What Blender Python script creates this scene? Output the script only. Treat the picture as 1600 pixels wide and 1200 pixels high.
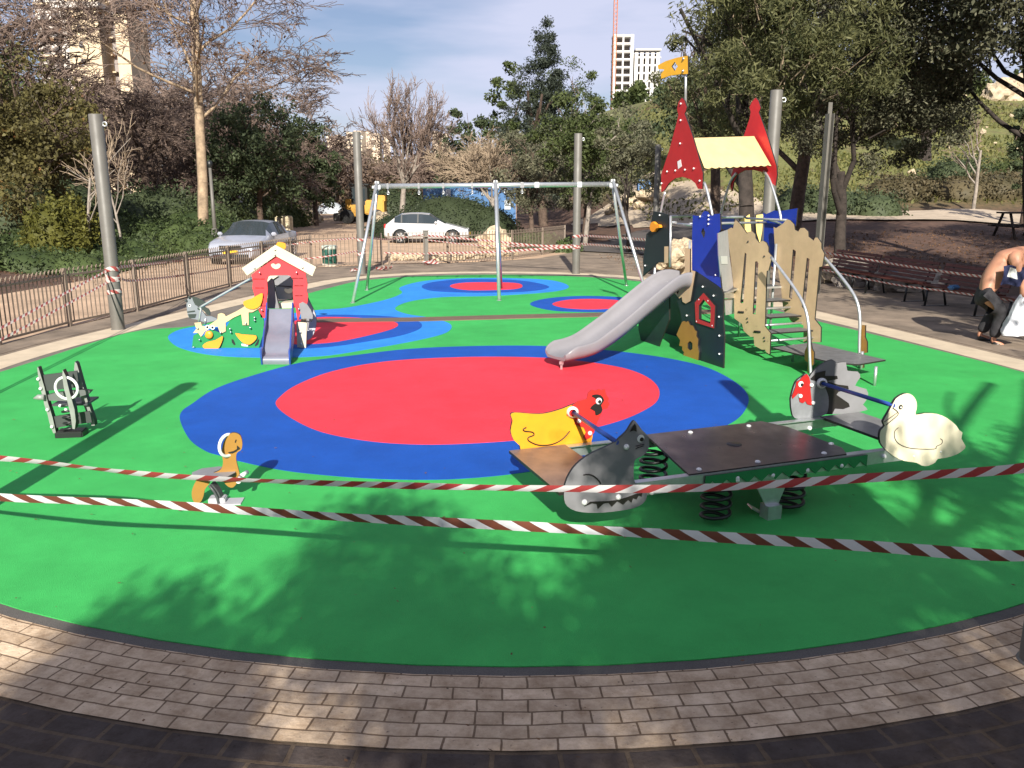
import bpy, math, random
import numpy as np
from mathutils import Vector, Matrix
from mathutils.geometry import tessellate_polygon
for o in list(bpy.data.objects): bpy.data.objects.remove(o)
scene = bpy.context.scene
COL = scene.collection
R_ = math.radians
# ---------------- camera, sky, sun, exposure ----------------
CAM_H = 2.4; FPX = 1300.0; PITCH = R_(13)
cam_data = bpy.data.cameras.new('camera'); cam = bpy.data.objects.new('camera', cam_data)
COL.objects.link(cam); scene.camera = cam
cam.location = (0, 0, CAM_H); cam.rotation_euler = (R_(90) - PITCH, 0, 0)
cam_data.sensor_width = 36; cam_data.lens = 36 * FPX / 1600; cam_data.clip_start = .05; cam_data.clip_end = 6000
SUN_EL = R_(29); SUN_AZ = R_(0)          # sun stands behind the camera (towards -Y)
world = bpy.data.worlds.new("World"); scene.world = world; world.use_nodes = True
nt = world.node_tree; nt.nodes.clear()
sky = nt.nodes.new('ShaderNodeTexSky'); sky.sky_type = 'NISHITA'; sky.sun_disc = False
sky.sun_elevation = SUN_EL; sky.sun_rotation = R_(180); sky.air_density = 1.0; sky.dust_density = .6; sky.ozone_density = 1.2
geo = nt.nodes.new('ShaderNodeTexCoord'); mp = nt.nodes.new('ShaderNodeMapping'); mp.inputs['Scale'].default_value = (1.3, 1.3, 6.5)
mp.inputs['Rotation'].default_value = (0.0, 0.16, 0.3)
nz = nt.nodes.new('ShaderNodeTexNoise'); nz.inputs['Scale'].default_value = 1.7; nz.inputs['Detail'].default_value = 5; nz.inputs['Roughness'].default_value = .5
rp = nt.nodes.new('ShaderNodeValToRGB'); rp.color_ramp.elements[0].position = .40; rp.color_ramp.elements[1].position = .60
rp.color_ramp.elements[0].color = (.12, .12, .12, 1); rp.color_ramp.elements[1].color = (.85, .85, .85, 1)
mx = nt.nodes.new('ShaderNodeMixRGB'); mx.inputs[2].default_value = (9.4, 9.7, 12.3, 1)
bg = nt.nodes.new('ShaderNodeBackground'); bg.inputs['Strength'].default_value = .040
wo = nt.nodes.new('ShaderNodeOutputWorld')
L = nt.links.new
L(geo.outputs['Generated'], mp.inputs[0]); L(mp.outputs[0], nz.inputs['Vector']); L(nz.outputs[0], rp.inputs[0])
tn = nt.nodes.new('ShaderNodeMixRGB'); tn.blend_type = 'MULTIPLY'; tn.inputs[0].default_value = 1; tn.inputs[2].default_value = (.95, .97, 1.13, 1); L(sky.outputs[0], tn.inputs[1]); L(tn.outputs[0], mx.inputs[1]); L(rp.outputs[0], mx.inputs[0]); L(mx.outputs[0], bg.inputs[0]); L(bg.outputs[0], wo.inputs[0])
sl = bpy.data.lights.new('sun', 'SUN'); sl.energy = 4.5; sl.angle = R_(.53); sl.color = (1, .94, .84)
so = bpy.data.objects.new('sun', sl); COL.objects.link(so)
so.rotation_euler = (R_(90) - SUN_EL, 0, 0)   # -Z of the lamp points to +Y and down
scene.view_settings.view_transform = 'Standard'; scene.view_settings.look = 'None'
scene.view_settings.exposure = .98; scene.view_settings.gamma = 1
scene.cycles.max_bounces = 6; scene.cycles.transparent_max_bounces = 8

# ---------------- pixel of the photograph -> point in the place ----------------
CP, SP = math.cos(PITCH), math.sin(PITCH)
def ray(px, py):
    x = (px - 800) / FPX; y = -(py - 600) / FPX
    return Vector((x, CP + y * SP, -SP + y * CP))
EYE = Vector((0, 0, CAM_H))
def G(px, py, z=0.0):
    r = ray(px, py); return EYE + r * ((z - CAM_H) / r.z)
def PY(px, py, d):
    r = ray(px, py); return EYE + r * (d / r.y)
def PL(px, py, pl):
    ax, ay, dx, dy = pl; n = Vector((dy, -dx, 0)); r = ray(px, py)
    return EYE + r * ((Vector((ax, ay, 0)) - EYE).dot(n) / r.dot(n))
def vplane(ax, ay, deg):
    return (ax, ay, math.cos(R_(deg)), math.sin(R_(deg)))
def zm(pts, s, ox, oy):                   # points read off an enlarged crop
    return [(ox + x / s, oy + y / s) for x, y in pts]
def smooth_loop(p, n=4, closed=True):
    m = len(p); out = []
    rng_ = range(m) if closed else range(m - 1)
    for i in rng_:
        if closed: a, b, c, d = p[i - 1], p[i], p[(i + 1) % m], p[(i + 2) % m]
        else: a, b, c, d = p[max(i - 1, 0)], p[i], p[i + 1], p[min(i + 2, m - 1)]
        for k in range(n):
            t = k / n
            out.append(tuple(.5 * ((2 * b[j]) + (-a[j] + c[j]) * t + (2 * a[j] - 5 * b[j] + 4 * c[j] - d[j]) * t * t + (-a[j] + 3 * b[j] - 3 * c[j] + d[j]) * t ** 3) for j in range(len(b))))
    if not closed: out.append(tuple(p[-1]))
    return out

# ---------------- objects ----------------
WL = {}
def tag(o, label=None, cat=None, group=None, kind=None):
    if label: o['label'] = label
    if cat: o['category'] = cat
    if group: o['group'] = group
    if kind: o['kind'] = kind
    return o
def thing(name, loc, label, cat, group=None):
    o = bpy.data.objects.new(name, None); COL.objects.link(o); o.location = loc; o.empty_display_size = .2
    WL[o.name] = Vector(loc); return tag(o, label, cat, group)
def copy_tree(o, parent=None, loc=None, rz=None, sc=None, label=None):
    c = o.copy(); COL.objects.link(c); c.parent = parent
    if parent is not None: c.matrix_parent_inverse = o.matrix_parent_inverse.copy()
    if loc is not None: c.location = loc
    if rz is not None: c.rotation_euler.z = rz
    if sc is not None: c.scale = (sc, sc, sc) if not hasattr(sc, '__len__') else sc
    if label: c['label'] = label
    for ch in [q for q in bpy.data.objects if q.parent == o]: copy_tree(ch, c)
    return c
class MB:
    def __init__(s): s.cuts = []; s.v = []; s.f = []; s.m = []; s.s = []; s.uv = None
    def add(s, vs, fs, mi=0, sm=False):
        s.cuts.append((len(s.v), len(s.f)))
        b = len(s.v); s.v += [tuple(v) for v in vs]
        for f in fs: s.f.append(tuple(b + i for i in f)); s.m.append(mi); s.s.append(sm)
        return s
    def box(s, c, d, rz=0, mi=0, mat=None, bev=0):
        x, y, z = d[0] / 2, d[1] / 2, d[2] / 2
        M = (Matrix.Rotation(rz, 3, 'Z') if mat is None else mat); c = Vector(c)
        if bev <= 0:
            vs = [c + M @ Vector((i, j, k)) for i in (-x, x) for j in (-y, y) for k in (-z, z)]
            return s.add(vs, [(0, 1, 3, 2), (4, 6, 7, 5), (0, 4, 5, 1), (2, 3, 7, 6), (0, 2, 6, 4), (1, 5, 7, 3)], mi)
        import bmesh
        bm = bmesh.new(); bmesh.ops.create_cube(bm, size=1)
        for v in bm.verts: v.co = Vector((v.co.x * d[0], v.co.y * d[1], v.co.z * d[2]))
        bmesh.ops.bevel(bm, geom=bm.edges[:], offset=bev, segments=2, affect='EDGES')
        s.add([c + M @ v.co for v in bm.verts], [[v.index for v in f.verts] for f in bm.faces], mi); bm.free(); return s
    def quad(s, a, b, c, d, mi=0): return s.add([a, b, c, d], [(0, 1, 2, 3)], mi)
    def tube(s, pts, r, n=10, mi=0, cap=True, sm=True):
        pts = [Vector(p) for p in pts]; m = len(pts); rs = r if hasattr(r, '__len__') else [r] * m
        up = None; vs = []
        for i, p in enumerate(pts):
            t = (pts[min(i + 1, m - 1)] - pts[max(i - 1, 0)])
            t = t.normalized() if t.length > 1e-9 else Vector((0, 0, 1))
            if up is None:
                up = Vector((0, 0, 1)) if abs(t.z) < .9 else Vector((1, 0, 0))
            up = (up - t * up.dot(t)); up = up.normalized() if up.length > 1e-6 else t.orthogonal().normalized()
            w = t.cross(up)
            for k in range(n):
                a = 2 * math.pi * k / n; vs.append(p + (up * math.cos(a) + w * math.sin(a)) * rs[i])
        fs = [(i * n + k, i * n + (k + 1) % n, (i + 1) * n + (k + 1) % n, (i + 1) * n + k) for i in range(m - 1) for k in range(n)]
        b = len(s.v); s.add(vs, fs, mi, sm)
        if cap:
            s.f.append(tuple(b + k for k in range(n))[::-1]); s.m.append(mi); s.s.append(False)
            s.f.append(tuple(b + (m - 1) * n + k for k in range(n))); s.m.append(mi); s.s.append(False)
        return s
    def ball(s, c, r, n=10, mi=0, sc=(1, 1, 1), M=None):
        c = Vector(c); vs = []; fs = []; h = n // 2 + 1
        for i in range(h + 1):
            th = math.pi * i / h
            for k in range(n):
                a = 2 * math.pi * k / n
                q = Vector((math.sin(th) * math.cos(a) * r * sc[0], math.sin(th) * math.sin(a) * r * sc[1], math.cos(th) * r * sc[2]))
                vs.append(c + (M @ q if M else q))
        for i in range(h):
            for k in range(n): fs.append((i * n + k, (i + 1) * n + k, (i + 1) * n + (k + 1) % n, i * n + (k + 1) % n))
        return s.add(vs, fs, mi, True)
    def lathe(s, c, prof, n=20, mi=0, axis=None, sm=True):
        c = Vector(c); M = axis or Matrix.Identity(3); vs = []
        for r, z in prof:
            for k in range(n):
                a = 2 * math.pi * k / n; vs.append(c + M @ Vector((r * math.cos(a), r * math.sin(a), z)))
        fs = [(i * n + k, i * n + (k + 1) % n, (i + 1) * n + (k + 1) % n, (i + 1) * n + k) for i in range(len(prof) - 1) for k in range(n)]
        return s.add(vs, fs, mi, sm)
    def torus(s, c, R, r, M, n=24, k=8, mi=0, a0=0, a1=2 * math.pi):
        full = a1 - a0 > 6.28; c = Vector(c)
        pts = [c + M @ Vector((R * math.cos(a0 + (a1 - a0) * i / n), R * math.sin(a0 + (a1 - a0) * i / n), 0)) for i in range(n + 1)]
        return s.tube(pts, r, k, mi, cap=not full)
    def board(s, pl, px, thick, holes=(), sm=0, off=0, mf=0, me=1):
        """flat board in a vertical plane, outline given by photo pixels"""
        if sm: px = smooth_loop(px, sm)
        n = Vector((pl[3], -pl[2], 0)).normalized()
        if n.dot(Vector((pl[0], pl[1], 0))) > 0: n = -n          # towards the camera
        return s.slab([[PL(x, y, pl) + n * off for x, y in l] for l in [px] + [smooth_loop(h, sm) if sm else h for h in holes]], -n * thick, mf, me)
    def slab(s, loops, ext, mf=0, me=1):
        s.cuts.append((len(s.v), len(s.f)))
        tri = tessellate_polygon([[Vector(p) for p in l] for l in loops])
        flat = [Vector(p) for l in loops for p in l]; N = len(flat); ext = Vector(ext)
        b = len(s.v); s.v += [tuple(p) for p in flat] + [tuple(p + ext) for p in flat]
        for t in tri:
            nn = (flat[t[1]] - flat[t[0]]).cross(flat[t[2]] - flat[t[0]])
            t = t if nn.dot(ext) < 0 else t[::-1]
            s.f.append(tuple(b + i for i in t)); s.m.append(mf); s.s.append(False)
            s.f.append(tuple(b + N + i for i in t[::-1])); s.m.append(mf); s.s.append(False)
        o = 0
        for l in loops:
            m = len(l)
            for i in range(m):
                j = (i + 1) % m; s.f.append((b + o + i, b + o + j, b + N + o + j, b + N + o + i)); s.m.append(me); s.s.append(False)
            o += m
        return s
    def disc(s, pl, x, y, r, off, n=16, mi=0, th=.004, ry=None):
        nn = Vector((pl[3], -pl[2], 0)).normalized()
        if nn.dot(Vector((pl[0], pl[1], 0))) > 0: nn = -nn
        u = Vector((pl[2], pl[3], 0)); c = PL(x, y, pl) + nn * off; ry = ry or r
        loop = [c + u * math.cos(2 * math.pi * k / n) * r + Vector((0, 0, math.sin(2 * math.pi * k / n) * ry)) for k in range(n)]
        return s.slab([loop], -nn * th, mi, mi)
    def bolt(s, pl, x, y, r=.014, off=.0, mi=0):
        nn = Vector((pl[3], -pl[2], 0)).normalized()
        if nn.dot(Vector((pl[0], pl[1], 0))) > 0: nn = -nn
        return s.ball(PL(x, y, pl) + nn * off, r, 8, mi)
    def line(s, pl, px, w, off, mi=0, sm=4):
        """a thin raised line on a board"""
        nn = Vector((pl[3], -pl[2], 0)).normalized()
        if nn.dot(Vector((pl[0], pl[1], 0))) > 0: nn = -nn
        p = [PL(x, y, pl) + nn * off for x, y in (smooth_loop(px, sm, False) if sm else px)]
        return s.tube(p, w / 2, 4, mi)
    def build_each(s, name, mats, parent, per=1):
        c = s.cuts[::per] + [(len(s.v), len(s.f))]
        for (v0, f0), (v1, f1) in zip(c[:-1], c[1:]):
            q = MB(); q.v = s.v[v0:v1]; q.f = [tuple(i - v0 for i in f) for f in s.f[f0:f1]]; q.m = s.m[f0:f1]; q.s = s.s[f0:f1]; q.build(name, mats, parent)
    def build(s, name, mats, parent=None, recalc=True, origin=None):
        me = bpy.data.meshes.new(name)
        if not isinstance(mats, (list, tuple)): mats = [mats]
        off = WL[parent.name] if parent is not None else (Vector(origin) if origin is not None else Vector((0, 0, 0)))
        V = np.array(s.v, dtype=np.float64).reshape(-1, 3) - np.array(off)
        me.from_pydata(V.tolist(), [], s.f)
        for m in mats: me.materials.append(m)
        me.polygons.foreach_set('material_index', [min(i, len(mats) - 1) for i in s.m])
        me.polygons.foreach_set('use_smooth', s.s)
        if s.uv is not None:
            uvl = me.uv_layers.new(name='UVMap')
            li = np.zeros(len(me.loops), dtype=np.int32); me.loops.foreach_get('vertex_index', li)
            uvl.data.foreach_set('uv', np.array(s.uv, dtype=np.float32)[li].ravel())
        me.update()
        if recalc:
            import bmesh
            bm = bmesh.new(); bm.from_mesh(me); bmesh.ops.recalc_face_normals(bm, faces=bm.faces); bm.to_mesh(me); bm.free()
        o = bpy.data.objects.new(name, me); COL.objects.link(o); o.location = off if parent is None else (0, 0, 0)
        if parent is not None: o.parent = parent
        WL[o.name] = Vector(off)
        return o

# ---------------- materials ----------------
MATS = {}
def mat(name, col, rough=.6, metal=0, noise=0, nscale=8, bump=0, bscale=60, spec=.5, coat=0, col2=None, trans=0, dirt=0):
    m = bpy.data.materials.new(name); m.use_nodes = True; t = m.node_tree; b = t.nodes['Principled BSDF']; K = t.links.new
    b.inputs['Base Color'].default_value = (*col, 1); b.inputs['Roughness'].default_value = rough; b.inputs['Metallic'].default_value = metal
    b.inputs['Specular IOR Level'].default_value = spec
    if coat: b.inputs['Coat Weight'].default_value = coat; b.inputs['Coat Roughness'].default_value = .08
    tc = t.nodes.new('ShaderNodeTexCoord')
    if noise or col2:
        n = t.nodes.new('ShaderNodeTexNoise'); n.inputs['Scale'].default_value = nscale; n.inputs['Detail'].default_value = 6; n.inputs['Roughness'].default_value = .62
        K(tc.outputs['Object'], n.inputs['Vector'])
        r = t.nodes.new('ShaderNodeValToRGB'); r.color_ramp.elements[0].position = .34; r.color_ramp.elements[1].position = .68
        c2 = col2 or tuple(c * (1 - noise) for c in col)
        c1 = col if col2 else tuple(min(1, c * (1 + noise * .5)) for c in col)
        r.color_ramp.elements[0].color = (*c2, 1); r.color_ramp.elements[1].color = (*c1, 1)
        K(n.outputs[0], r.inputs[0]); K(r.outputs[0], b.inputs['Base Color'])
        rr = t.nodes.new('ShaderNodeMapRange'); rr.inputs[3].default_value = min(1, rough + .12); rr.inputs[4].default_value = max(.03, rough - .1)
        K(n.outputs[0], rr.inputs[0]); K(rr.outputs[0], b.inputs['Roughness'])
    if bump:
        n2 = t.nodes.new('ShaderNodeTexNoise'); n2.inputs['Scale'].default_value = bscale; n2.inputs['Detail'].default_value = 4
        K(tc.outputs['Object'], n2.inputs['Vector']); bp = t.nodes.new('ShaderNodeBump'); bp.inputs['Strength'].default_value = bump; bp.inputs['Distance'].default_value = .02
        K(n2.outputs[0], bp.inputs['Height']); K(bp.outputs[0], b.inputs['Normal'])
    MATS[name] = m; return m
def rubber(name, col):
    m = mat(name, col, .75, noise=.11, nscale=.6, bump=.35, bscale=170, spec=.25)
    t = m.node_tree; b = t.nodes['Principled BSDF']; K = t.links.new
    n = t.nodes.new('ShaderNodeTexNoise'); n.inputs['Scale'].default_value = 240; n.inputs['Detail'].default_value = 2
    tc = t.nodes.new('ShaderNodeTexCoord'); K(tc.outputs['Object'], n.inputs['Vector'])
    r = t.nodes.new('ShaderNodeMapRange'); r.inputs[1].default_value = .3; r.inputs[2].default_value = .7; r.inputs[3].default_value = .76; r.inputs[4].default_value = 1.22
    n3 = t.nodes.new('ShaderNodeTexNoise'); n3.inputs['Scale'].default_value = 2.2; n3.inputs['Detail'].default_value = 7; n3.inputs['Roughness'].default_value = .7
    K(tc.outputs['Object'], n3.inputs['Vector'])
    r3 = t.nodes.new('ShaderNodeMapRange'); r3.inputs[1].default_value = .3; r3.inputs[2].default_value = .75; r3.inputs[3].default_value = 1.07; r3.inputs[4].default_value = .82
    mm = t.nodes.new('ShaderNodeMath'); mm.operation = 'MULTIPLY'; K(r.outputs[0], mm.inputs[0]); K(r3.outputs[0], mm.inputs[1]); K(n3.outputs[0], r3.inputs[0])
    K(n.outputs[0], r.inputs[0]); src = b.inputs['Base Color'].links[0].from_socket
    x = t.nodes.new('ShaderNodeMixRGB'); x.blend_type = 'MULTIPLY'; x.inputs[0].default_value = 1
    K(src, x.inputs[1]); K(mm.outputs[0], x.inputs[2]); K(x.outputs[0], b.inputs['Base Color'])
    return m
M_green = rubber('green_rubber', (.048, .42, .095)); M_blue = rubber('blue_rubber', (.008, .085, .42))
M_sky = rubber('light_blue_rubber', (.03, .25, .72)); M_red = rubber('red_rubber', (.78, .045, .07)); M_grey_r = rubber('grey_rubber', (.12, .11, .10))
M_strip = rubber('brown_strip_rubber', (.17, .12, .085))
def hpl(name, col, rough=.38): return mat(name, col, rough, noise=.1, nscale=5, spec=.4)
B_edge = hpl('board_core', (.02, .018, .016)); B_red = hpl('red_board', (.55, .035, .03)); B_blue = hpl('blue_board', (.012, .04, .36)); B_black = hpl('black_board', (.014, .022, .026))
B_tan = hpl('tan_board', (.56, .42, .25)); B_cream = hpl('cream_board', (.80, .70, .43)); B_white = hpl('white_board', (.60, .54, .40)); B_orange = hpl('orange_board', (.78, .30, .025))
B_grey = hpl('grey_board', (.22, .22, .23)); B_dgrey = hpl('dark_grey_board', (.07, .075, .08)); B_green = hpl('green_board', (.02, .22, .07)); B_lgrey = hpl('light_grey_board', (.42, .42, .45)); B_yellow = hpl('yellow_board', (.74, .31, .02))
B_brown = mat('brown_plate', (.064, .053, .055), .3, noise=.35, nscale=6, spec=.5); B_ochre = hpl('ochre_board', (.32, .165, .035))
P_grey = mat('grey_plastic', (.215, .21, .225), .34, noise=.08, nscale=3, spec=.45); P_black = mat('black_steel', (.012, .014, .014), .4)
S_galv = mat('galvanised_steel', (.62, .64, .65), .34, metal=.75, noise=.16, nscale=14); S_white = mat('white_cap', (.75, .76, .74), .35); S_steel = mat('stainless_steel', (.55, .56, .58), .28, metal=.9)
S_pole = mat('grey_painted_pole', (.13, .122, .107), .5, noise=.14, nscale=4); S_fence = mat('fence_brown_grey', (.20, .155, .12), .5, noise=.15, nscale=8); S_blue = mat('blue_tube', (.02, .06, .28), .35)
W_slat = mat('bench_slat', (.11, .03, .022), .5, noise=.3, nscale=10)
RUB = mat('tyre_rubber', (.02, .02, .02), .8)
def emat(col): return None
# ================= setting =================
def sst(a, b, x):
    t = min(1, max(0, (x - a) / (b - a))); return t * t * (3 - 2 * t)
def zt(x, y):
    w = sst(5, 17, x + .06 * max(0, y - 30)); z = 0
    for (a, za), (b, zb) in zip([(0, 0), (24, 0), (33, .7), (46, 1.5), (80, 11), (400, 26)], [(24, 0), (33, .7), (46, 1.5), (80, 11), (400, 26), (6000, 26)]):
        if a <= y < b: z = za + (zb - za) * (y - a) / (b - a); break
    e_ = 12 + .25 * max(0, y - 30)
    wl = sst(e_, e_ + 8, -x + .12 * max(0, 24 - y)) * sst(14, 24, y) * sst(-200, -10, -abs(x))
    far = 26 * sst(220, 900, math.hypot(x, y))
    bump = .12 * math.sin(x * .7 + 1) * math.sin(y * .53) * sst(28, 45, y)
    return max(w * z, far) + wl * .9 + bump * (w + .3 * wl)
def terrain():
    b = MB(); xs = sorted(set([-2500, -1200, -600, -300, -200, -140, -100, -80] + list(range(-64, 65, 2)) + [80, 100, 140, 200, 300, 600, 1200, 2500]))
    ys = sorted(set([-1500, -400, -100, -40, -20] + list(range(-10, 100, 2)) + [110, 130, 160, 200, 260, 340, 450, 600, 800, 1200, 2500]))
    vs = [(x, y, zt(x, y) - .03) for y in ys for x in xs]; n = len(xs)
    b.add(vs, [(j * n + i, j * n + i + 1, (j + 1) * n + i + 1, (j + 1) * n + i) for j in range(len(ys) - 1) for i in range(n - 1)], 0, True)
    m = mat('earth', (.16, .085, .05), .95, bump=.5, bscale=4); t = m.node_tree; K = t.links.new; bs = t.nodes['Principled BSDF']
    tc = t.nodes.new('ShaderNodeTexCoord')
    n1 = t.nodes.new('ShaderNodeTexNoise'); n1.inputs['Scale'].default_value = .35; n1.inputs['Detail'].default_value = 8; n1.inputs['Roughness'].default_value = .7
    n2 = t.nodes.new('ShaderNodeTexNoise'); n2.inputs['Scale'].default_value = 3.5; n2.inputs['Detail'].default_value = 8; n2.inputs['Roughness'].default_value = .75
    K(tc.outputs['Object'], n1.inputs[0]); K(tc.outputs['Object'], n2.inputs[0])
    r2 = t.nodes.new('ShaderNodeValToRGB'); e = r2.color_ramp.elements; e[0].position = .35; e[0].color = (.04, .024, .016, 1); e[1].position = .7; e[1].color = (.15, .075, .045, 1)
    K(n2.outputs[0], r2.inputs[0])
    r3 = t.nodes.new('ShaderNodeValToRGB'); e = r3.color_ramp.elements; e[0].position = .3; e[0].color = (.07, .095, .02, 1); e[1].position = .72; e[1].color = (.20, .18, .06, 1)
    K(n2.outputs[0], r3.inputs[0])
    sp = t.nodes.new('ShaderNodeSeparateXYZ'); K(tc.outputs['Object'], sp.inputs[0])
    a = t.nodes.new('ShaderNodeMapRange'); a.inputs[1].default_value = 1.2; a.inputs[2].default_value = 3.0; K(sp.outputs[2], a.inputs[0])
    r1 = t.nodes.new('ShaderNodeMapRange'); r1.inputs[1].default_value = .34; r1.inputs[2].default_value = .47; K(n1.outputs[0], r1.inputs[0])
    mu = t.nodes.new('ShaderNodeMath'); mu.operation = 'MULTIPLY'; K(a.outputs[0], mu.inputs[0]); K(r1.outputs[0], mu.inputs[1])
    x = t.nodes.new('ShaderNodeMixRGB'); K(mu.outputs[0], x.inputs[0]); K(r2.outputs[0], x.inputs[1]); K(r3.outputs[0], x.inputs[2])
    K(x.outputs[0], bs.inputs['Base Color'])
    tag(b.build('ground', m, recalc=False), kind='structure')
terrain()
def sheet(name, loops, z, m, drop=.0):
    b = MB(); b.slab([[(p[0], p[1], z) for p in l] for l in loops], (0, 0, -.03))
    return tag(b.build(name, m), kind='structure')
def circ_pts(a0, a1, n, R=7.2, cx=0, cy=11.06):
    return [(cx + R * math.cos(R_(a0 + (a1 - a0) * i / n)), cy + R * math.sin(R_(a0 + (a1 - a0) * i / n))) for i in range(n + 1)]
nearc = circ_pts(180 + 12, 360 - 12, 40)
side_r = [(7.0, 10.6), (6.85, 11.6), (6.2, 14.2), (5.8, 15.6), (5.2, 18.2), (4.5, 20.6), (3.6, 22.7), (2.2, 24.0)]
side_l = [(0, 24.7), (-2.4, 24.4), (-4.05, 23.2), (-4.6, 21.5), (-4.95, 19.9), (-5.35, 17.4), (-5.75, 15.2), (-6.55, 14.6), (-6.8, 13.6), (-6.9, 12.0), (-7.0, 10.6)]
green_loop = nearc + [p for p in smooth_loop(side_r + side_l, 3, False)]
sheet('green_rubber_surface', [green_loop], .012, M_green)
def pxs(pts, n=5): return [G(x, y) for x, y in smooth_loop(pts, n)]
ZL = [0]
def patch(name, pts, lvl, m, n=5):
    return sheet(name, [pxs(pts, n)], .012 + .0035 * lvl, m)
patch('blue_rubber_patch', [(282, 660), (284, 645), (300, 633), (335, 610), (390, 590), (470, 568), (550, 557), (640, 546.5), (745, 542), (850, 542), (942, 548), (1010, 556), (1063, 565), (1105, 576), (1140, 593), (1164, 612), (1169, 632), (1150, 658), (1105, 678), (1040, 695), (960, 712), (880, 730), (800, 743), (725, 750), (660, 752), (580, 750), (500, 744), (436, 736), (371, 722), (344, 714), (322, 707), (297, 689)], 1, M_blue)
patch('red_rubber_patch', [(432, 636), (438, 622), (465, 603), (520, 582), (600, 567), (700, 560.5), (800, 559.5), (880, 563), (960, 574), (1005, 588), (1028, 607), (1027, 628), (1003, 645), (964, 661), (900, 677), (820, 689), (740, 695), (660, 697), (580, 692), (505, 678), (458, 657)], 2, M_red)
patch('light_blue_rubber_patch', [(263, 530), (272, 520), (296, 513), (350, 505), (420, 496), (492, 486), (540, 482), (600, 470), (628, 459), (625, 450), (662, 440), (725, 435.5), (800, 435.5), (863, 439), (889, 449), (860, 457), (771, 463), (692, 465), (640, 472), (617, 483), (637, 492), (675, 498), (704, 508), (697, 521), (652, 533), (575, 547), (500, 558), (402, 560), (330, 556), (282, 545)], 1, M_sky)
patch('blue_rubber_patch', [(440, 530), (440, 505), (495, 494), (575, 494), (630, 498), (656, 505), (656, 515), (625, 526), (575, 535), (525, 542.5), (482, 546), (450, 544)], 2, M_blue)
patch('red_rubber_patch', [(448, 530), (450, 508), (495, 497.5), (575, 499), (617, 505), (617, 514), (575, 526), (525, 536), (482, 539.5), (455, 539)], 3, M_red)
patch('blue_rubber_patch', [(659, 449), (675, 442), (725, 437.5), (811, 439), (858, 449), (824, 456.5), (745, 458.5), (679, 456)], 2, M_blue)
patch('red_rubber_patch', [(703, 448.5), (727, 442.8), (797, 442.8), (816, 447), (803, 453), (732, 454.5)], 3, M_red)
patch('blue_rubber_patch', [(828, 476), (850, 468), (902, 463.5), (965, 465), (1000, 471), (1003, 481), (970, 488), (889, 488), (850, 484)], 1, M_blue)
patch('red_rubber_patch', [(863, 476), (889, 469.5), (935, 468.5), (975, 472), (975, 481), (929, 484.5), (884, 482.5)], 2, M_red)
sheet('brown_rubber_strip', [[G(x, y) for x, y in [(470, 500), (640, 498), (800, 493.5), (942, 490), (1040, 487), (1180, 484), (1180, 490), (1040, 493), (942, 496), (800, 499.5), (640, 504), (470, 506)]]], .012 + .0035 * 4, M_strip)
# rings round the playground: rubber kerb strip, light bricks, dark pavers
ring_in = nearc + smooth_loop([(7.05, 10.6), (6.9, 11.6), (6.3, 14.3), (5.9, 16), (5.35, 18.4), (4.7, 20.7), (3.9, 22.8), (2.3, 24.5), (0, 25.15), (-2.5, 24.9), (-4.3, 23.5), (-5.1, 21.3), (-5.75, 18.6), (-6.35, 16), (-6.85, 13.6), (-7.05, 12), (-7.05, 10.6)], 3, False)
def offs(loop, d):
    n = len(loop); out = []
    for i in range(n):
        a = Vector(loop[i - 1][:2]); c = Vector(loop[(i + 1) % n][:2]); t = (c - a).normalized()
        out.append((loop[i][0] + t.y * d, loop[i][1] - t.x * d))
    return out
def ring(name, d0, d1, z, m, ymax=99, ymin=-99):
    n = len(ring_in); acc = [0]
    for i in range(n): acc.append(acc[-1] + (Vector(ring_in[(i + 1) % n][:2]) - Vector(ring_in[i][:2])).length)
    a = offs(ring_in, d0); c = offs(ring_in, d1); b = MB(); b.uv = []
    for i in range(n + 1):
        j = i % n
        b.v += [(*a[j][:2], z), (*c[j][:2], z)]; b.uv += [(acc[i], d0), (acc[i], d1)]
    for i in range(n):
        if ring_in[i][1] > ymax or ring_in[i][1] <= ymin: continue
        b.f.append((2 * i, 2 * i + 1, 2 * i + 3, 2 * i + 2)); b.m.append(0); b.s.append(False)
    return tag(b.build(name, m, recalc=False), kind='structure')
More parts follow.
